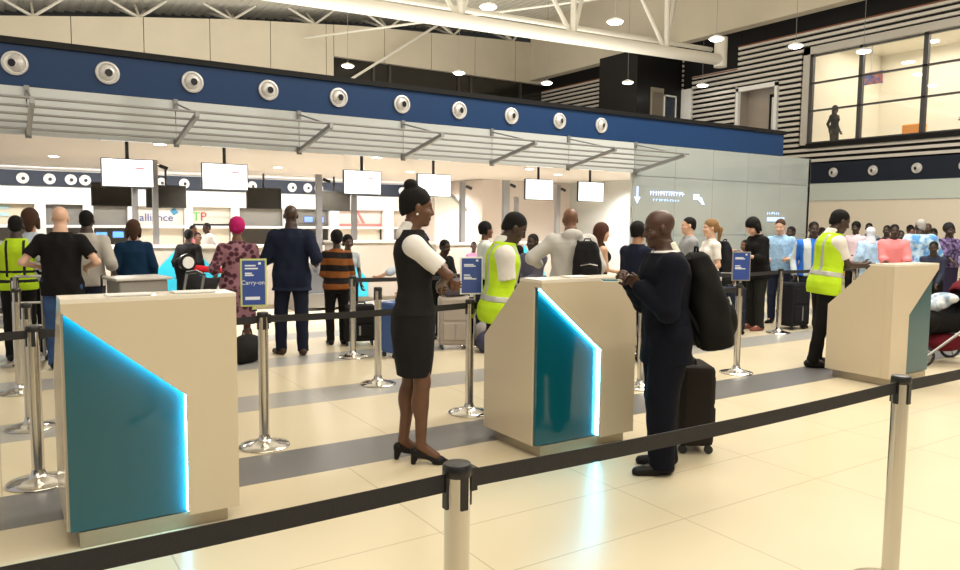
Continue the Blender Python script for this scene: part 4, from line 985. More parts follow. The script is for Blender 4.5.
        # neck opening
        nkc = tp((.02, 0, 1.50)); G.ell(nkc+Mt @ np.array([.015, 0, .015]), (.075, .062, .06), Mt, k=.01, sub=True)
        if tdef.get('vneck'):
            v = tdef['vneck']; a = tp((.13, 0, 1.52)); b = tp((.20, 0, 1.52-v)); G.cap(a, b, .062, .012, k=.01, sub=True)
        go = np_mesh(tdef['name'], [G.mesh()], tdef['m'], root, s)
        if tdef.get('bands'):
            for bz0, bz1 in tdef['bands']:
                G2 = newF(); G2.loft(pf, T, k=0, off=off+.004, zr=(bz0, bz1), amp=amp); bo = np_mesh('reflective_band', [G2.mesh()], tdef['bm'], go, s)
        if tdef.get('straps'):
            for q in (1, -1):
                G2 = newF(); G2.loft(pf, T, k=0, off=off+.0045, zr=(1.02, zt-.02), amp=amp)
                n1 = Mt @ np.array([0, 1., 0]); c0 = n1@o
                G2.cut(n1*q*-1, -(c0*q)-.070); G2.cut(n1*q, c0*q+.105)
                np_mesh('reflective_strap', [G2.mesh()], tdef['bm'], go, s)
    if extra and 'collar' in extra:
        G = newF(); cc = extra['collar']
        G.cap(tp((-.03, 0, 1.455)), tp((-.015, 0, 1.50)), .072 if sex == 'm' else .060, .068 if sex == 'm' else .056, k=0)
        G.cap(tp((-.05, 0, 1.44)), tp((.055, -.02, 1.425)), .055, .028, k=.02); G.cap(tp((-.05, 0, 1.44)), tp((.055, .02, 1.425)), .055, .028, k=.02)
        G.ell(tp((.07, 0, 1.50)), (.05, .03, .075), Mt, k=.01, sub=True); n1 = Mt @ np.array([0, 0, 1.]); G.cut(n1, n1@tp((0, 0, 1.528)))
        np_mesh('collar', [G.mesh()], cc, root, s)
    if extra and 'tie' in extra:
        G = Field(tp((0, 0, 1.2))-.35, tp((0, 0, 1.2))+.35, max(h*.7, .006))
        zz = [1.43, 1.36, 1.2, 1.06]; xx = [.085, .118, .135, .135]
        for i in range(3): G.cap(tp((xx[i], 0, zz[i])), tp((xx[i+1], 0, zz[i+1])), .014, .022 if i < 2 else .03, k=.01)
        G.cap(tp((.08, 0, 1.44)), tp((.085, 0, 1.42)), .022, k=.01)
        np_mesh('tie', [G.mesh()], extra['tie'], root, s)
    if extra and 'scarf' in extra:
        G = newF(); G.cap(tp((-.022, 0, 1.445)), tp((.01, 0, 1.44)), .072, .060, k=.01); nz_ = Mt @ np.array([0, 0, 1.]); G.cut(nz_, nz_@tp((0, 0, 1.462))); G.cut(-nz_, -nz_@tp((0, 0, 1.425)))
        G.cap(tp((.075, 0, 1.44)), tp((.10, 0, 1.405)), .012, .008, k=.01)
        np_mesh('neck_scarf', [G.mesh()], extra['scarf'], root, s)
    return info
def world(inf, q):   # local 1.75-frame point -> world
    r = inf['root']; a = r.rotation_euler.z; p = np.array(q, float)*inf['s']
    return Vector((r.location.x+p[0]*math.cos(a)-p[1]*math.sin(a), r.location.y+p[0]*math.sin(a)+p[1]*math.cos(a), r.location.z+p[2]))
# ------------------------------------------------------------------ the people
WHITE = cloth((0.74, 0.72, 0.70)); BLACK = cloth((0.008, 0.0075, 0.008)); LIME = cloth((0.46, 0.70, 0.025)); REFL = mat('reflective_tape', (0.45, 0.46, 0.44), 0.35, 0.3)
NAVY = cloth((0.012, 0.014, 0.030)); JEANS = cloth((0.035, 0.07, 0.17), var=0.3, vscale=5); TAPE = cloth((0.02, 0.02, 0.02))
CHAR = cloth((0.013, 0.012, 0.013)); SUIT = cloth((0.004, 0.005, 0.011)); GREY = cloth((0.24, 0.24, 0.25)); HOOD = cloth((0.46, 0.45, 0.43)); BLUE2 = cloth((0.02, 0.025, 0.05))
PANTS = dict(kind='trousers', m=BLACK)
# female attendant
att = person('standing woman in dark waistcoat, white blouse, pencil skirt and black heels, seen from the side', 2.31, 4.30, -22, 1.77, 'f', 'mid', ('bun', 'black'),
    top=[dict(name='blouse', m=WHITE, sleeve='short', off=.016, hem=.95, wide=1.1, amp=.002, vneck=.06), dict(name='waistcoat', m=CHAR, sleeve='none', off=.027, hem=.93, vneck=.16, amp=.0015)],
    bottom=dict(kind='skirt', m=CHAR, hem=.53), heels=.055, feet=[(.01, .06, -4), (-.06, -.07, -8)] if False else [(-.07, .07, 4), (.03, -.06, -8)],
    rw=(.17, .08, 1.16), lw=(.21, -.07, 1.20), rp=(1, -1, -.55), lp=(1, 1, -.5), head=(-2, 6, 0), res=.0062, lean=-2,
    extra=dict(collar=WHITE, scarf=cloth((0.01, 0.02, 0.10))), curl=.9)
# earring
MB().ball(tuple(att['H']((-.002, -.088, -.045))*att['s']), .008, .008, .008, 8, 6).build('earring', M['white'], att['root'], smooth=True)
# suited man with backpack
sm = person('man in a dark navy suit with a black rucksack, standing at the middle desk', 3.60, 3.32, 146, 1.70, 'm', 'dark', ('none', 'bald'),
    top=[dict(name='shirt', m=WHITE, sleeve='long', off=.012, hem=1.0), dict(name='jacket', m=SUIT, sleeve='long', off=.034, hem=.74, vneck=.26, amp=.003, ztop=1.462)],
    bottom=dict(kind='trousers', m=SUIT, w=1.4), lw=(.20, .09, 1.24), rw=(.24, -.03, 1.26), lp=(-.2, .5, -1), rp=(-.2, -.5, -1), head=(8, 8, 0), res=.0066, w_=1.2, feet=[(.02, .10, 6), (-.05, -.10, -8)],
    extra=dict(collar=cloth((0.70, 0.72, 0.62))), curl=1.0, lean=3)
# middle vested man
vc = person('man in white shirt and lime safety vest looking down at papers behind the middle desk', 3.45, 5.00, -28, 1.71, 'm', 'deep', ('short', 'black'),
    top=[dict(name='shirt', m=WHITE, sleeve='short', off=.020, hem=.9, amp=.004, wide=1.12), dict(name='safety_vest', m=LIME, sleeve='none', off=.030, hem=.80, vneck=.30, flare=.08, bands=[(.98, 1.03)], straps=True, bm=REFL, amp=.003)],
    rw=(.30, -.02, 1.10), lw=(.34, .08, 1.12), head=(-6, 26, 0), lean=6, res=.0078, extra=dict(collar=WHITE, tie=BLACK), bottom=PANTS, curl=.8)
# right vested man
vr = person('man in lime safety vest, white shirt and dark tie writing on the right cream desk', 7.88, 4.90, -30, 1.80, 'm', 'deep', ('short', 'black'),
    top=[dict(name='shirt', m=WHITE, sleeve='short', off=.016, hem=.9, amp=.003), dict(name='safety_vest', m=LIME, sleeve='none', off=.034, hem=.80, vneck=.30, flare=.08, bands=[(1.0, 1.055)], straps=True, bm=REFL, amp=.003)],
    rw=(.42, -.04, 1.12), lw=(.46, .10, 1.13), head=(-8, 18, 0), lean=7, res=.0085, extra=dict(collar=WHITE, tie=BLACK), bottom=PANTS, curl=.8, feet=[(.0, .12, 8), (-.16, -.10, -8)])
# left group
person('man in a lime vest with black straps seen from behind at the far left', 0.22, 9.7, 80, 1.62, 'm', 'deep', ('short', 'black'),
    top=[dict(name='shirt', m=cloth((0.5, 0.52, 0.55)), sleeve='short', off=.014), dict(name='safety_vest', m=cloth((0.42, 0.62, 0.02)), sleeve='none', off=.030, hem=.86, bands=[(.95, .99), (1.06, 1.10)], straps=True, bm=TAPE)], bottom=PANTS, w_=1.05,
    lw=(.2, .30, 1.05), rw=(.22, -.30, 1.05))
person('bald man in black t-shirt and jeans seen from behind with hands on his hips', 0.60, 8.95, 76, 1.72, 'm', 'light', ('none', 'black'),
    top=[dict(name='t_shirt', m=BLACK, sleeve='short', off=.020, hem=.80, amp=.005, loose=True)], bottom=dict(kind='trousers', m=JEANS, w=1.05), lw=(.14, .22, 1.09), rw=(.14, -.22, 1.09), lp=(-.8, .8, -.4), rp=(-.8, -.8, -.4), w_=1.10, res=.010)
person('person with frizzy brown hair mostly hidden behind the bald man at left', 0.38, 10.2, 70, 1.69, 'f', 'tan', ('bob', 'brown'), top=[dict(name='top', m=cloth((0.45, 0.52, 0.62)), sleeve='short')], bottom=PANTS)
person('man in a beige shirt with black hair behind the bald man, to his right', 0.92, 9.75, 70, 1.69, 'm', 'deep', ('short', 'black'), top=[dict(name='shirt', m=cloth((0.42, 0.39, 0.35)), sleeve='half', off=.02, hem=.84, loose=True)], bottom=dict(kind='trousers', m=BLUE2), lw=(.2, .25, 1.0), rw=(.1, -.27, .95), w_=1.08)
person('woman with short brown hair in a long navy coat seen from behind', 1.48, 10.2, 85, 1.57, 'f', 'tan', ('bob', 'brown'), top=[dict(name='coat', m=cloth((0.004, 0.022, 0.055)), sleeve='long', off=.03, hem=.62, flare=.12, loose=True)], bottom=PANTS, w_=1.15, lw=(.05, .25, .88), rw=(.05, -.25, .88))
person('small figure of a woman in a pink top standing beyond the counters', 3.55, 16.5, -60, 1.47, 'f', 'brown', ('short', 'black'), top=[dict(name='top', m=cloth((0.75, 0.22, 0.25)), sleeve='none')], bottom=PANTS, res=.016, lw=(.25, .1, 1.1))
person('small figure in white shirt beyond the counters, right of the pink top', 3.95, 17.0, 200, 1.52, 'm', 'dark', ('short', 'black'), top=[dict(name='shirt', m=WHITE, sleeve='short')], bottom=dict(kind='trousers', m=WHITE), res=.016, rw=(.25, -.1, 1.1))
person('seated-height dark haired man whose head shows above the counter by the headwrapped woman', 3.10, 12.75+1.3, -90, 1.36, 'm', 'brown', ('short', 'black'), top=[dict(name='shirt', m=WHITE, sleeve='short')], bottom=PANTS, res=.014)
person('person with dark top and white sleeve leaning by the counter, left of the pink top', 2.62, 12.5, 60, 1.44, 'm', 'dark', ('short', 'black'), top=[dict(name='vest', m=BLACK, sleeve='half', off=.02)], bottom=PANTS, res=.014)
person('woman in a magenta headwrap and purple patterned dress seen from behind', 2.38, 8.80, 80, 1.60, 'f', 'brown', ('wrap', 'pink'),
    top=[dict(name='dress_top', m=cloth((0.065, 0.022, 0.035), pattern='voronoi', pscale=16, col2=(0.26, 0.13, 0.16)), sleeve='half', off=.022, hem=.80, loose=True)], bottom=dict(kind='robe', m=cloth((0.065, 0.022, 0.0351), pattern='voronoi', pscale=16, col2=(0.24, 0.12, 0.15)), hem=.42), w_=1.25, lw=(.15, .25, 1.05), rw=(.2, -.22, 1.0))
nv = person('man in a dark navy jacket and trousers seen from behind in the check-in line', 2.95, 8.58, 62, 1.78, 'm', 'deep', ('none', 'bald'),
    top=[dict(name='jacket', m=cloth((0.009, 0.013, 0.030)), sleeve='long', off=.030, hem=.76, flare=.06, amp=.005, loose=True)], bottom=dict(kind='trousers', m=cloth((0.009, 0.012, 0.025)), w=1.05), lw=(.22, .22, 1.12), rw=(.12, -.25, 1.08), w_=1.12, res=.0095, shoes=(0.05, 0.03, 0.02), head=(10, 0, 0), feet=[(.0, .13, 35), (-.05, -.13, 10)])
person('person in a black sweater with orange and brown stripes seen from behind', 3.68, 8.98, 75, 1.47, 'f', 'deep', ('afro', 'black'),
    top=[dict(name='sweater', m=cloth((0.012, 0.010, 0.010), pattern='Z', pscale=1.9, col2=(0.22, 0.075, 0.02)), sleeve='long', off=.025, hem=.86, loose=True)], bottom=PANTS, w_=1.12, lw=(.25, .12, 1.1), rw=(.25, -.15, 1.1))
person('person facing the camera behind the striped sweater, only face and shoulder showing', 4.14, 9.7, -100, 1.40, 'f', 'dark', ('grown', 'black'), top=[dict(name='top', m=cloth((0.35, 0.4, 0.42)), sleeve='short')], bottom=PANTS)
person('person with pale blue sleeve reaching an arm to the queue belt behind the attendant', 4.34, 8.35, 165, 1.38, 'f', 'tan', ('grown', 'fair'), top=[dict(name='blouse', m=cloth((0.52, 0.60, 0.70)), sleeve='half', off=.022)], bottom=dict(kind='trousers', m=cloth((0.6, 0.6, 0.6))), lw=(.60, .24, 1.10), lp=(0, .3, -1))
# middle group
person('young woman in a white blouse with black hair tied back, right of the attendant', 5.74, 8.65, -15, 1.60, 'f', 'brown', ('bun', 'black') if False else ('grown', 'black'), top=[dict(name='blouse', m=cloth((0.70, 0.74, 0.70)), sleeve='half', off=.018)], bottom=PANTS, lw=(.25, .1, 1.1), rw=(.25, -.1, 1.1))
person('person with long dark hair just left of the middle vested man head', 5.80, 8.15, 60, 1.57, 'f', 'brown', ('long', 'black'), top=[dict(name='top', m=BLACK, sleeve='long')], bottom=PANTS)
person('child in a pink top far behind beside the steel post', 7.38, 11.5, -120, 1.24, 'f', 'dark', ('short', 'black'), top=[dict(name='top', m=cloth((0.80, 0.30, 0.50)), sleeve='short')], bottom=PANTS, res=.014)
person('child in a red top behind the white bloused young woman', 7.62, 11.6, -150, 1.20, 'm', 'dark', ('short', 'black'), top=[dict(name='top', m=cloth((0.60, 0.03, 0.03)), sleeve='short')], bottom=PANTS, res=.014)
person('person in dark clothes bent over a suitcase behind the white-framed sign', 5.05, 8.85, -80, 1.40, 'm', 'deep', ('short', 'black'), top=[dict(name='jacket', m=BLACK, sleeve='long', off=.025)], bottom=PANTS, lean=25, lw=(.45, .15, .85), rw=(.45, -.15, .85))
hd_ = person('tall man in an off-white hooded sweatshirt seen from behind, black rucksack on one shoulder', 5.26, 6.25, 62, 1.77, 'm', 'brown', ('none', 'bald'),
    top=[dict(name='sweatshirt', m=HOOD, sleeve='long', off=.032, hem=.84, amp=.007, hood=True, loose=True)], bottom=PANTS, w_=1.15, lw=(.22, .30, 1.12), rw=(.1, -.30, .95), lp=(-.6, 1, -.3), head=(0, 10, 0), res=.009)
person('dark clothed person holding a yellow slip right of the middle vested man', 5.66, 7.45, 200, 1.46, 'm', 'deep', ('short', 'black'), top=[dict(name='jacket', m=cloth((0.10, 0.10, 0.14)), sleeve='long', off=.02)], bottom=PANTS, lw=(.3, .0, 1.05), rw=(.3, -.1, 1.05))
person('young woman with long reddish brown hair in a black sleeveless top', 6.60, 7.25, -18, 1.60, 'f', 'light', ('long', 'redbrown'), top=[dict(name='top', m=BLACK, sleeve='none', off=.012)], bottom=dict(kind='trousers', m=cloth((0.10, 0.10, 0.12))), rw=(.30, -.05, 1.05), lw=(.30, .08, 1.05), res=.0095, head=(0, 8, 0))
person('dark haired person in black partly hidden by the suited man', 6.22, 6.2, 10, 1.62, 'm', 'tan', ('grown', 'black'), top=[dict(name='jacket', m=cloth((0.01, 0.013, 0.03)), sleeve='long', off=.02)], bottom=PANTS, rw=(.25, -.1, 1.15), lw=(.25, .1, 1.15))
person('dark haired person in pale green top just behind the suited man head', 8.62, 8.1, 120, 1.67, 'm', 'tan', ('short', 'black'), top=[dict(name='t_shirt', m=cloth((0.62, 0.66, 0.5)), sleeve='short')], bottom=PANTS)
person('man in a grey t-shirt with short dark hair behind the suited man', 8.28, 7.25, 150, 1.70, 'm', 'light', ('short', 'black'), top=[dict(name='t_shirt', m=cloth((0.30, 0.31, 0.33)), sleeve='short', off=.018)], bottom=dict(kind='trousers', m=BLUE2), lw=(.25, .1, 1.05), rw=(.25, -.1, 1.05))
py = person('woman with fair hair in a ponytail, white top and dark rucksack', 8.14, 6.75, 158, 1.67, 'f', 'light', ('pony', 'fair'), top=[dict(name='t_shirt', m=WHITE, sleeve='short', off=.014)], bottom=dict(kind='trousers', m=BLUE2), lw=(.22, .16, 1.0), rw=(.25, -.05, 1.0), res=.0095)
ph = person('woman in black looking down at her phone, dark hair falling forward', 9.72, 7.15, 165, 1.73, 'f', 'light', ('bob', 'black'), top=[dict(name='top', m=BLACK, sleeve='half', off=.024, hem=.80, loose=True)], bottom=dict(kind='trousers', m=cloth((0.018, 0.018, 0.016)), w=1.05), lw=(.34, .10, 1.16), rw=(.34, -.04, 1.18), head=(0, 34, 0), res=.0095, shoes=(0.20, 0.07, 0.05), lean=4)
person('person in white holding a bundle behind the woman with the phone', 10.2, 7.75, 175, 1.36, 'f', 'brown', ('short', 'black'), top=[dict(name='top', m=WHITE, sleeve='short')], bottom=PANTS)
person('man in a light blue shirt with short brown hair and a dark shoulder strap', 10.68, 7.45, 200, 1.71, 'm', 'light', ('short', 'brown'), top=[dict(name='shirt', m=cloth((0.30, 0.48, 0.70), var=.2, vscale=25), sleeve='half', off=.02, loose=True)], bottom=dict(kind='trousers', m=BLUE2), lw=(.25, .16, 1.08), rw=(.25, -.1, 1.05), head=(0, 14, 0))
person('man facing the camera in a blue and white panelled jersey', 10.64, 6.85, 225, 1.66, 'm', 'deep', ('short', 'black'), top=[dict(name='jersey', m=cloth((0.03, 0.16, 0.62), pattern='Y', pscale=1.6, col2=(0.55, 0.62, 0.66)), sleeve='long', off=.022, hem=.86, loose=True)], bottom=dict(kind='trousers', m=cloth((0.02, 0.024, 0.035))), w_=1.15, res=.0095)
person('dark haired person behind the jersey man left shoulder', 12.2, 8.3, 180, 1.58, 'm', 'deep', ('short', 'black'), top=[dict(name='shirt', m=cloth((0.05, 0.06, 0.1)), sleeve='short')], bottom=PANTS)
# right crowd
cr = dict(res=.0125)
person('man in a pale pink top in the crowd just right of the right vested man', 15.5, 9.0, 190, 1.68, 'm', 'deep', ('afro', 'black'), top=[dict(name='shirt', m=cloth((0.72, 0.55, 0.62)), sleeve='short')], bottom=PANTS, **cr)
person('man with short black hair in the crowd behind the pale headscarf', 16.9, 9.5, 200, 1.67, 'm', 'deep', ('short', 'black'), top=[dict(name='shirt', m=cloth((0.20, 0.24, 0.30)), sleeve='short')], bottom=PANTS, **cr)
person('woman in pale headscarf and light blue dress seen from behind', 14.55, 8.15, 60, 1.56, 'f', 'dark', ('scarf', 'pale'), top=[dict(name='dress_top', m=cloth((0.40, 0.56, 0.76), var=.25, vscale=9), sleeve='half', off=.04, hem=.8, loose=True, wide=1.2)], bottom=dict(kind='robe', m=cloth((0.40, 0.56, 0.761))), w_=1.3, **cr)
person('person in a mustard yellow top low in the crowd by the right vested man hands', 13.2, 8.0, 150, 1.38, 'f', 'deep', ('short', 'black'), top=[dict(name='top', m=cloth((0.70, 0.36, 0.03)), sleeve='half', off=.03)], bottom=PANTS, **cr)
person('person in a salmon pink shirt leaning forward, right of the light blue dress', 13.25, 7.0, 215, 1.64, 'm', 'deep', ('short', 'black'), top=[dict(name='shirt', m=cloth((0.78, 0.24, 0.25)), sleeve='half', off=.028, loose=True)], bottom=PANTS, lw=(.35, .2, .98), rw=(.35, -.1, 1.0), lean=6, w_=1.1, **cr)
person('dark haired person behind the salmon pink shirt', 16.0, 8.6, 190, 1.62, 'm', 'deep', ('short', 'black'), top=[dict(name='shirt', m=cloth((0.04, 0.04, 0.05)), sleeve='long')], bottom=PANTS, **cr)
person('person in a bright cyan top with a brown face in the crowd', 15.4, 8.0, 225, 1.52, 'f', 'deep', ('short', 'black'), top=[dict(name='top', m=cloth((0.05, 0.62, 0.75)), sleeve='short')], bottom=PANTS, **cr)
person('man far back in the crowd left of the big blue patterned shirt', 17.8, 9.0, 220, 1.58, 'm', 'brown', ('short', 'black'), top=[dict(name='shirt', m=cloth((0.05, 0.05, 0.06)), sleeve='short')], bottom=PANTS, **cr)
person('grey haired man in a big blue patterned shirt seen from behind', 13.85, 6.85, 62, 1.73, 'm', 'deep', ('short', 'grey'), top=[dict(name='patterned_shirt', m=cloth((0.10, 0.28, 0.60), pattern='noise', pscale=9, col2=(0.50, 0.68, 0.84)), sleeve='half', off=.05, hem=.72, wide=1.35, loose=True, flare=.1, amp=.006)], bottom=PANTS, w_=1.25, lw=(.25, .3, 1.0), rw=(.25, -.3, 1.0), **cr)
person('bald man in the crowd right of the grey haired man', 17.5, 8.5, 210, 1.68, 'm', 'dark', ('none', 'bald'), top=[dict(name='shirt', m=cloth((0.5, 0.52, 0.75)), sleeve='short')], bottom=PANTS, **cr)
person('person in a dark headwrap and dark patterned clothes near the right edge', 15.2, 7.0, 235, 1.65, 'f', 'deep', ('wrap', 'black') , top=[dict(name='dress_top', m=cloth((0.03, 0.022, 0.05), pattern='noise', pscale=14, col2=(0.20, 0.14, 0.30)), sleeve='half', off=.03, loose=True)], bottom=dict(kind='robe', m=cloth((0.03, 0.022, 0.05))), lw=(.4, .2, 1.05), rw=(.38, -.1, 1.0), w_=1.15, **cr)
person('person in lilac at the right edge of the picture', 16.6, 7.6, 200, 1.62, 'f', 'dark', ('short', 'black'), top=[dict(name='top', m=cloth((0.42, 0.40, 0.62)), sleeve='half', off=.03)], bottom=PANTS, **cr)
person('dark figure standing low behind the stroller at the right edge', 12.4, 5.9, 200, 1.40, 'm', 'deep', ('short', 'black'), top=[dict(name='shirt', m=cloth((0.03, 0.035, 0.06)), sleeve='long')], bottom=PANTS, lean=20, lw=(.4, .1, .9), rw=(.4, -.1, .9), **cr)
for k, (x, y, az, hh, sx, hr, c, lb_) in enumerate((
    (19.3, 11.2, 215, 1.60, 'm', ('short', 'black'), (0.02, 0.02, 0.03), 'dark clothed man at the very back of the crowd, above the pale headscarf'),
    (18.6, 8.9, 200, 1.55, 'f', ('grown', 'black'), (0.10, 0.03, 0.10), 'woman in dark plum at the back of the crowd, right of the bald man'),
    (14.6, 6.2, 190, 1.50, 'm', ('short', 'black'), (0.02, 0.022, 0.04), 'short man in dark clothes between the blue patterned shirt and the lilac top'),
    (19.5, 9.9, 190, 1.62, 'm', ('afro', 'black'), (0.30, 0.32, 0.36), 'man in grey far back in the crowd against the cream wall'),
    (14.9, 9.4, 240, 1.55, 'f', ('grown', 'black'), (0.035, 0.03, 0.03), 'woman in black between the vested man and the pale pink top'))):
    person(lb_, x, y, az, hh, sx, 'deep', hr, top=[dict(name='top', m=cloth(c), sleeve='half')], bottom=PANTS, **cr)
# upstairs
person('dark figure standing upstairs at the left of the big window', 21.7, 13.45, -100, 1.55, 'f', 'deep', ('long', 'black'), top=[dict(name='top', m=BLACK, sleeve='long')], bottom=PANTS, z=3.7, res=.016)
person('dark figure upstairs at the right edge of the big window', 22.0, 9.75, 160, 1.75, 'm', 'deep', ('short', 'black'), top=[dict(name='top', m=cloth((0.05, 0.02, 0.05)), sleeve='long')], bottom=PANTS, z=3.7, res=.016)
# ------------------------------------------------------------------ bags and small things
def suitcase(x, y, rz, w_, d, h, m, label, handle=0.25, wheels=True, ribs=True):
    t = thing('suitcase', (x, y, 0), R(rz), label=label, cat='suitcase')
    MB().box(-w_/2, w_/2, -d/2, d/2, 0.055, h).build('shell', m, t, bevel=0.035)
    MB().box(-w_/2+0.05, w_/2-0.05, -d/2-0.018, -d/2+0.01, 0.12, h*0.52).box(-w_/2+0.05, w_/2-0.05, -d/2-0.012, -d/2+0.01, h*0.56, h-0.08).build('pocket', m, t, bevel=0.01)
    MB().box(-0.012, 0.012, -d/2-0.024, -d/2-0.010, 0.14, h*0.5).build('zip', M['steel'], t)
    for sx in (-1, 1):
        for sy_ in (-1, 1):
            MB().cyl((sx*(w_/2-0.04)-0.012, sy_*(d/2-0.03), 0.03), (sx*(w_/2-0.04)+0.012, sy_*(d/2-0.03), 0.03), 0.03, n=14).build('wheel', M['rubber'], t, smooth=True)
    if handle:
        MB().tube([(-0.07, d/2-0.02, h-0.02), (-0.07, d/2-0.02, h+handle), (0.07, d/2-0.02, h+handle), (0.07, d/2-0.02, h-0.02)], 0.008).build('pull_handle', M['black'], t)
    MB().tube([(-0.08, 0, h-0.01), (-0.07, 0, h+0.03), (0.07, 0, h+0.03), (0.08, 0, h-0.01)], 0.010).build('top_grip', M['black'], t)
    return t
suitcase(4.14, 3.55, 56, 0.36, 0.24, 0.62, cloth((0.022, 0.018, 0.015)), 'black upright cabin suitcase standing behind the suited man', 0.34)
suitcase(4.02, 7.85, 10, 0.42, 0.26, 0.66, mat('blue_case', (0.03, 0.085, 0.26), 0.4), 'large blue suitcase partly hidden behind the attendant', 0)
suitcase(3.93, 8.85, -20, 0.40, 0.26, 0.52, cloth((0.015, 0.014, 0.014)), 'small black suitcase beside the striped sweater person', 0)
suitcase(4.86, 8.0, -25, 0.42, 0.27, 0.66, mat('beige_case', (0.36, 0.31, 0.27), 0.45), 'beige-grey suitcase with dark strap right of the attendant legs', 0)
suitcase(8.9, 7.0, 10, 0.45, 0.3, 0.70, cloth((0.016, 0.02, 0.036)), 'dark blue suitcase right of the small blue-green sign', 0)
suitcase(9.25, 7.5, 20, 0.45, 0.3, 0.85, cloth((0.013, 0.013, 0.014)), 'black suitcase behind the woman with the phone, left of her', 0)
suitcase(10.35, 6.95, 0, 0.45, 0.3, 0.72, cloth((0.013, 0.013, 0.016)), 'black suitcase between the phone woman and the jersey man', 0)
suitcase(7.95, 6.6, 30, 0.45, 0.3, 0.62, cloth((0.015, 0.015, 0.02)), 'dark suitcase low behind the suited man rucksack', 0)
suitcase(5.4, 8.3, 30, 0.4, 0.28, 0.75, cloth((0.02, 0.02, 0.03)), 'dark suitcase behind the white-framed sign post', 0)
suitcase(1.12, 9.35, 80, 0.35, 0.25, 0.60, mat('silver_case', (0.45, 0.43, 0.42), 0.4), 'silver suitcase with raised handle right of the bald man', 0.35)

def backpack(loc, rz, h, w_, d, m, label, tilt=0):
    t = thing('rucksack', loc, R(rz), label=label, cat='rucksack'); t.rotation_euler = (0, R(tilt), R(rz))
    G = Field((-d-.08, -w_/2-.08, -.06), (d+.08, w_/2+.08, h+.08), .010)
    G.loft([(0, d*.62, w_*.44, .0), (h*.15, d*.72, w_*.5, 0), (h*.5, d*.68, w_*.5, 0), (h*.8, d*.52, w_*.44, 0), (h*.96, d*.36, w_*.32, 0), (h, d*.2, w_*.2, 0)], None, k=.02, p=3, amp=.004)
    G.ell((-d*.62, 0, h*.28), (d*.38, w_*.36, h*.22), k=.015)
    np_mesh('pack', [G.mesh()], m, t)
    MB().tube([(-d*.72, -w_*.3, h*.42), (-d*.90, 0, h*.46), (-d*.72, w_*.3, h*.42)], .006, 6).build('zip', M['steel'], t)
    for q in (-1, 1):
        MB().tube([(d*.4, q*w_*.22, h*.95), (d*.95, q*w_*.24, h*.98), (d*1.15, q*w_*.26, h*.7), (d*.6, q*w_*.3, h*.2)], .014, 8).build('strap', m, t, smooth=True)
    MB().tube([(0, -.04, h*.98), (-.01, -.03, h*1.05), (-.01, .03, h*1.05), (0, .04, h*.98)], .007, 6).build('grip', m, t)
    return t
p = world(sm, (-.34, -.05, .84)); backpack(tuple(p), 146, .62, .40, .17, cloth((0.010, 0.010, 0.010)), 'large black rucksack hanging on the back of the suited man', 13)
p = world(hd_, (-.27, -.12, .96)); backpack(tuple(p), 62, .44, .30, .13, cloth((0.010, 0.010, 0.012)), 'black rucksack on the back of the man in the hooded sweatshirt')
p = world(py, (-.22, 0, 1.0)); backpack(tuple(p), 158, .42, .28, .12, cloth((0.014, 0.014, 0.018)), 'dark rucksack worn by the fair ponytailed woman')
# things in hands
p = world(ph, (.40, .03, 1.22)); t = thing('mobile_phone', tuple(p), R(165), label='black mobile phone held by the woman in black', cat='phone')
MB().box(-.04, .04, -.07, .07, -.005, .005).build('case', M['black'], t, bevel=.003); MB().box(-.036, .036, -.062, .062, .005, .0065).build('screen', M['darkglass'], t)
p = world(vc, (.42, .03, 1.10)); t = thing('papers', tuple(p), R(-28), label='white and yellowish travel papers held by the middle vested man', cat='paper')
MB().box(-.08, .08, -.10, .10, 0, .006).build('sheet', M['white'], t); MB().box(-.02, .06, -.06, .06, .006, .012).build('slip', mat('yellow_slip', (.75, .65, .2), .6), t)
p = world(vr, (.53, .03, 1.13)); t = thing('papers', tuple(p), R(-30), label='white papers held over the right desk by the vested man', cat='paper')
MB().box(-.08, .08, -.10, .10, 0, .006).build('sheet', M['white'], t); MB().box(-.07, .0, -.08, .02, .006, .016).build('passport', M['navy'], t)
p = world(sm, (.385, .05, 1.27)); t = thing('travel_document', tuple(p), R(146), label='pale travel document in the hands of the suited man', cat='paper')
MB().box(-.05, .05, -.06, .06, 0, .004).build('page', M['white'], t); MB().box(-.045, .045, -.055, .055, .004, .008).build('cover', cloth((.03, .12, .14)), t)
# lanyard of the middle man
# papers and pens on the middle desk and left desk tops
for k, (x, y, z, c, lb_) in enumerate(((3.42, 4.0, 1.222, (0.75, 0.72, 0.68), 'white paper lying on top of the middle desk'), (0.55, 4.02, 1.222, (0.72, 0.70, 0.68), 'white paper lying on top of the left desk'), (0.86, 4.03, 1.222, (0.70, 0.68, 0.66), 'white form near the right end of the left desk top'))):
    MB().box(x-.10, x+.10, y-.06, y+.06, z, z+.006).build('paper', mat('paper', c, .6), label=lb_, cat='paper')
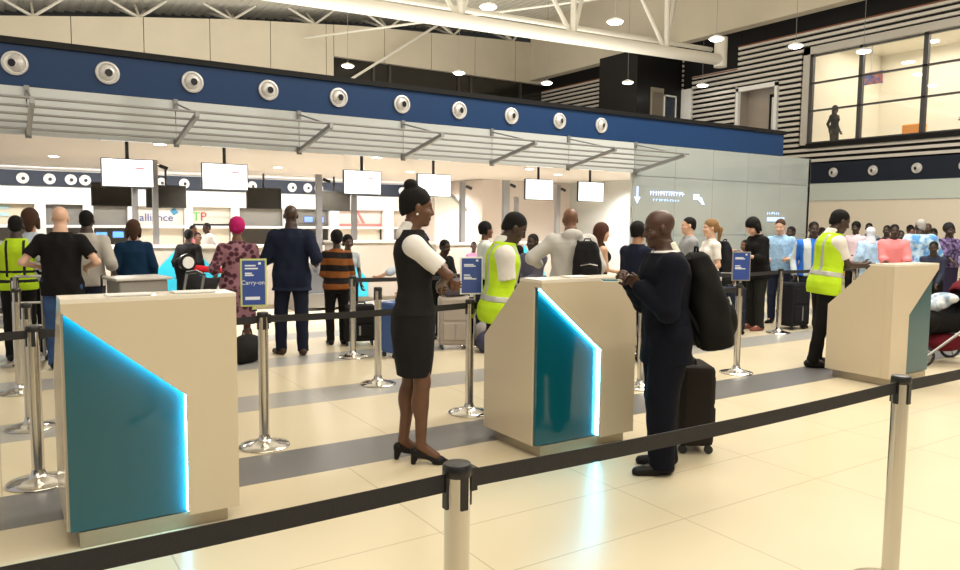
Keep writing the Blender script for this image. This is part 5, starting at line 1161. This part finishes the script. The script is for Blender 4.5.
# ------------------------------------------------------------------ stroller and carts
def wheel(parent, c, r, wd=.03, name='wheel'):
    b = MB(); n = 20
    for i in range(n):
        a, a2 = 2*PI*i/n, 2*PI*(i+1)/n; b.cyl((c[0]+r*math.cos(a), c[1], c[2]+r*math.sin(a)), (c[0]+r*math.cos(a2), c[1], c[2]+r*math.sin(a2)), wd*.5, n=8)
    o = b.build(name, M['rubber'], parent, smooth=True)
    h_ = MB().cyl((c[0], c[1]-wd*.6, c[2]), (c[0], c[1]+wd*.6, c[2]), r*.2, n=12)
    for i in range(5):
        a = 2*PI*i/5; h_.cyl(c, (c[0]+r*.95*math.cos(a), c[1], c[2]+r*.95*math.sin(a)), .008, n=6)
    h_.build('hub', M['steel'], o)
BURG = cloth((0.12, 0.010, 0.018))
t = thing('stroller', (9.30, 4.35, 0), R(-25), label='burgundy and black pushchair with folded blue and white bundle at the right edge', cat='pushchair')
for (cx_, cy__) in ((-.30, -.22), (-.30, .22)): wheel(t, (cx_, cy__, .11), .10)
for (cx_, cy__) in ((.42, -.26), (.42, .26)): wheel(t, (cx_, cy__, .15), .14, .035)
for q in (-.24, .24):
    MB().tube([(-.30, q, .12), (.15, q, .42), (.62, q, .80), (.72, q, .98)], .016, 10).build('frame_tube', M['steel'], t, smooth=True)
    MB().tube([(.42, q, .16), (.12, q, .42)], .014, 8).build('frame_tube', M['black'], t, smooth=True)
MB().tube([(.72, -.24, .98), (.76, 0, 1.0), (.72, .24, .98)], .018, 8).build('push_handle', M['black'], t)
G = Field((-.45, -.32, .15), (.65, .32, 1.0), .012)
G.cap((-.20, -.12, .50), (-.20, .12, .50), .10, k=.03); G.cap((-.15, 0, .50), (.25, 0, .52), .16, .17, k=.05); G.cap((.25, 0, .54), (.45, 0, .82), .17, .14, k=.05); G.ell((.08, 0, .66), (.24, .16, .14), k=.03, sub=True)
np_mesh('seat', [G.mesh()], BLACK, t)
G = Field((-.1, -.35, .5), (.85, .35, 1.15), .012); G.ell((.40, 0, .80), (.20, .22, .20), k=0); G.ell((.33, 0, .72), (.19, .19, .18), k=.01, sub=True); G.cut((-.5, 0, -1), -.86)
np_mesh('hood', [G.mesh()], BURG, t)
G = Field((-.40, -.30, .05), (.45, .30, .50), .012); G.ell((.10, 0, .24), (.24, .19, .11), k=0); np_mesh('basket', [G.mesh()], BURG, t)
MB().tube([(-.28, -.20, .62), (-.32, 0, .64), (-.28, .20, .62)], .018, 8).build('bumper_bar', M['black'], t)
G = Field((-.4, -.3, .4), (.5, .3, 1.0), .012); G.ell((-.06, .02, .70), (.19, .17, .08), k=0); G.ell((.06, -.02, .76), (.15, .15, .07), k=.03); G.ell((-.14, -.04, .68), (.09, .12, .06), k=.03)
np_mesh('blanket_bundle', [G.mesh()], cloth((.20, .28, .38), pattern='noise', pscale=9, col2=(.60, .63, .66)), None, label='pale blue and white bundle of cloth lying in the pushchair', cat='bundle')
bb = bpy.data.objects['blanket_bundle']; bb.location = (9.30, 4.35, 0); bb.rotation_euler = (0, 0, R(-25))
# luggage cart with child seat left of the headwrapped woman
t = thing('luggage_trolley', (1.50, 9.1, 0), R(10), label='luggage trolley with a grey basket tray behind the left desk', cat='trolley')
for q in (-.25, .25):
    MB().tube([(-.45, q, .14), (.35, q, .18), (.50, q, .95)], .018, 8).build('side_frame', M['steel'], t, smooth=True)
    wheel(t, (-.35, q, .08), .07); wheel(t, (.32, q, .08), .07)
MB().tube([(.50, -.25, .95), (.52, 0, .98), (.50, .25, .95)], .02, 8).build('push_bar', M['black'], t)
MB().box(-.45, .38, -.24, .24, .16, .19).build('platform', M['steel'], t)
MB().box(-.42, .10, -.22, .22, .68, .92).build('tray', mat('trolley_grey', (.28, .26, .24), .5), t, bevel=.02)
MB().box(-.46, .14, -.25, .25, .92, .95).build('tray_lid', mat('trolley_pale', (.55, .52, .48), .5), t, bevel=.01)
t = thing('child_seat', (2.3, 10.1, .0), R(15), label='red and black child seat with a white cover on a trolley beside the headwrapped woman', cat='child seat')
G = Field((-.45, -.35, .45), (.55, .35, 1.25), .012); G.cap((-.15, 0, .72), (.25, 0, .70), .20, .16, k=.05); G.cap((-.2, 0, .75), (-.30, 0, 1.02), .14, .10, k=.04); G.ell((.08, 0, .90), (.28, .14, .13), k=.03, sub=True)
np_mesh('shell', [G.mesh()], cloth((.02, .02, .022)), t)
G = Field((-.35, -.3, .75), (.55, .3, 1.15), .012); G.cap((-.18, -.10, .97), (.34, -.12, .90), .045, .03, k=.02); G.cap((-.18, .06, .97), (.30, .10, .92), .045, .03, k=.02); np_mesh('red_padding', [G.mesh()], cloth((.62, .02, .03)), t)
MB().prism([(.05, .66), (.16, .66), (.42, .90), (.30, .93), (.15, .85)], -.20, -.16, 'y').build('white_cover', M['white'], t, bevel=.01)
MB().cyl((-.30, -.12, 1.05), (-.30, -.17, 1.05), .11, n=24).build('round_end', M['black'], t); MB().cyl((-.30, -.17, 1.05), (-.30, -.18, 1.05), .075, n=20).build('round_disc', M['white'], t)
MB().box(-.1, .3, -.2, .2, .0, .55).build('trolley_base', cloth((.03, .03, .032)), t, bevel=.03)
# cart at far left
t = thing('luggage_trolley', (.32, 9.35, 0), R(85), label='luggage trolley with upright metal handle frame behind the leftmost queue posts', cat='trolley')
for q in (-.12, .12):
    MB().tube([(.3, q, .10), (-.15, q, .12), (-.28, q, .98)], .016, 8).build('side_frame', M['steel'], t, smooth=True); wheel(t, (.25, q, .07), .06)
for zz in (.45, .7, .98): MB().cyl((-.19-.09*(zz-.45)*1.0, -.12, zz), (-.19-.09*(zz-.45), .12, zz), .014, n=8).build('cross_bar', M['steel'], t)
# bundles of bags in the queue
def bag(x, y, z, rx, ry, rz, m, label, sd=0):
    t = thing('bag', (x, y, z), R(sd*37), label=label, cat='bag')
    G = Field((-rx-.05, -ry-.05, -.02), (rx+.05, ry+.05, rz*2+.05), .012); G.ell((0, 0, rz), (rx, ry, rz), k=0); G.cap((-rx*.6, 0, rz*.6), (rx*.6, 0, rz*.6), rz*.6, k=.04); G.cut((0, 0, -1), -.004)
    np_mesh('body', [G.mesh()], m, t)
    MB().tube([(-rx*.4, 0, rz*1.8), (-rx*.3, 0, rz*2.3), (rx*.3, 0, rz*2.3), (rx*.4, 0, rz*1.8)], .010, 6).build('handle', M['black'], t)
bag(4.86, 8.0, .66, .18, .12, .12, cloth((.10, .09, .11)), 'soft grey-purple bag lying on top of the beige suitcase')
bag(5.1, 7.6, .0, .20, .14, .13, cloth((.05, .05, .09)), 'dark bag on the floor beside the beige suitcase', 1)
bag(5.3, 7.95, .0, .24, .16, .16, cloth((.30, .28, .27)), 'grey bag on the floor behind the white-framed sign post', 2)
bag(11.5, 6.3, 0, .28, .2, .2, cloth((.02, .02, .025)), 'black bag on the floor behind the right vested man', 1)
bag(10.9, 5.2, 0, .30, .22, .24, cloth((.06, .06, .07)), 'dark grey bag on the floor behind the pushchair', 2)
bag(2.35, 8.35, 0, .22, .16, .16, cloth((.015, .014, .014)), 'black bag on the floor at the feet of the headwrapped woman', 1)
bag(6.95, 6.9, 0, .22, .16, .22, cloth((.02, .03, .06)), 'dark blue bag behind the middle desk, by the long haired woman', 1)
bag(12.3, 5.0, .0, .32, .25, .30, cloth((.30, .34, .42), var=.4, vscale=12), 'grey-blue cloth bag on the floor beyond the pushchair', 3)
for o in list(COL.objects):
    if o.type == 'MESH' and 'lettering' in o.name and not o.parent: print('loose text', o.name)
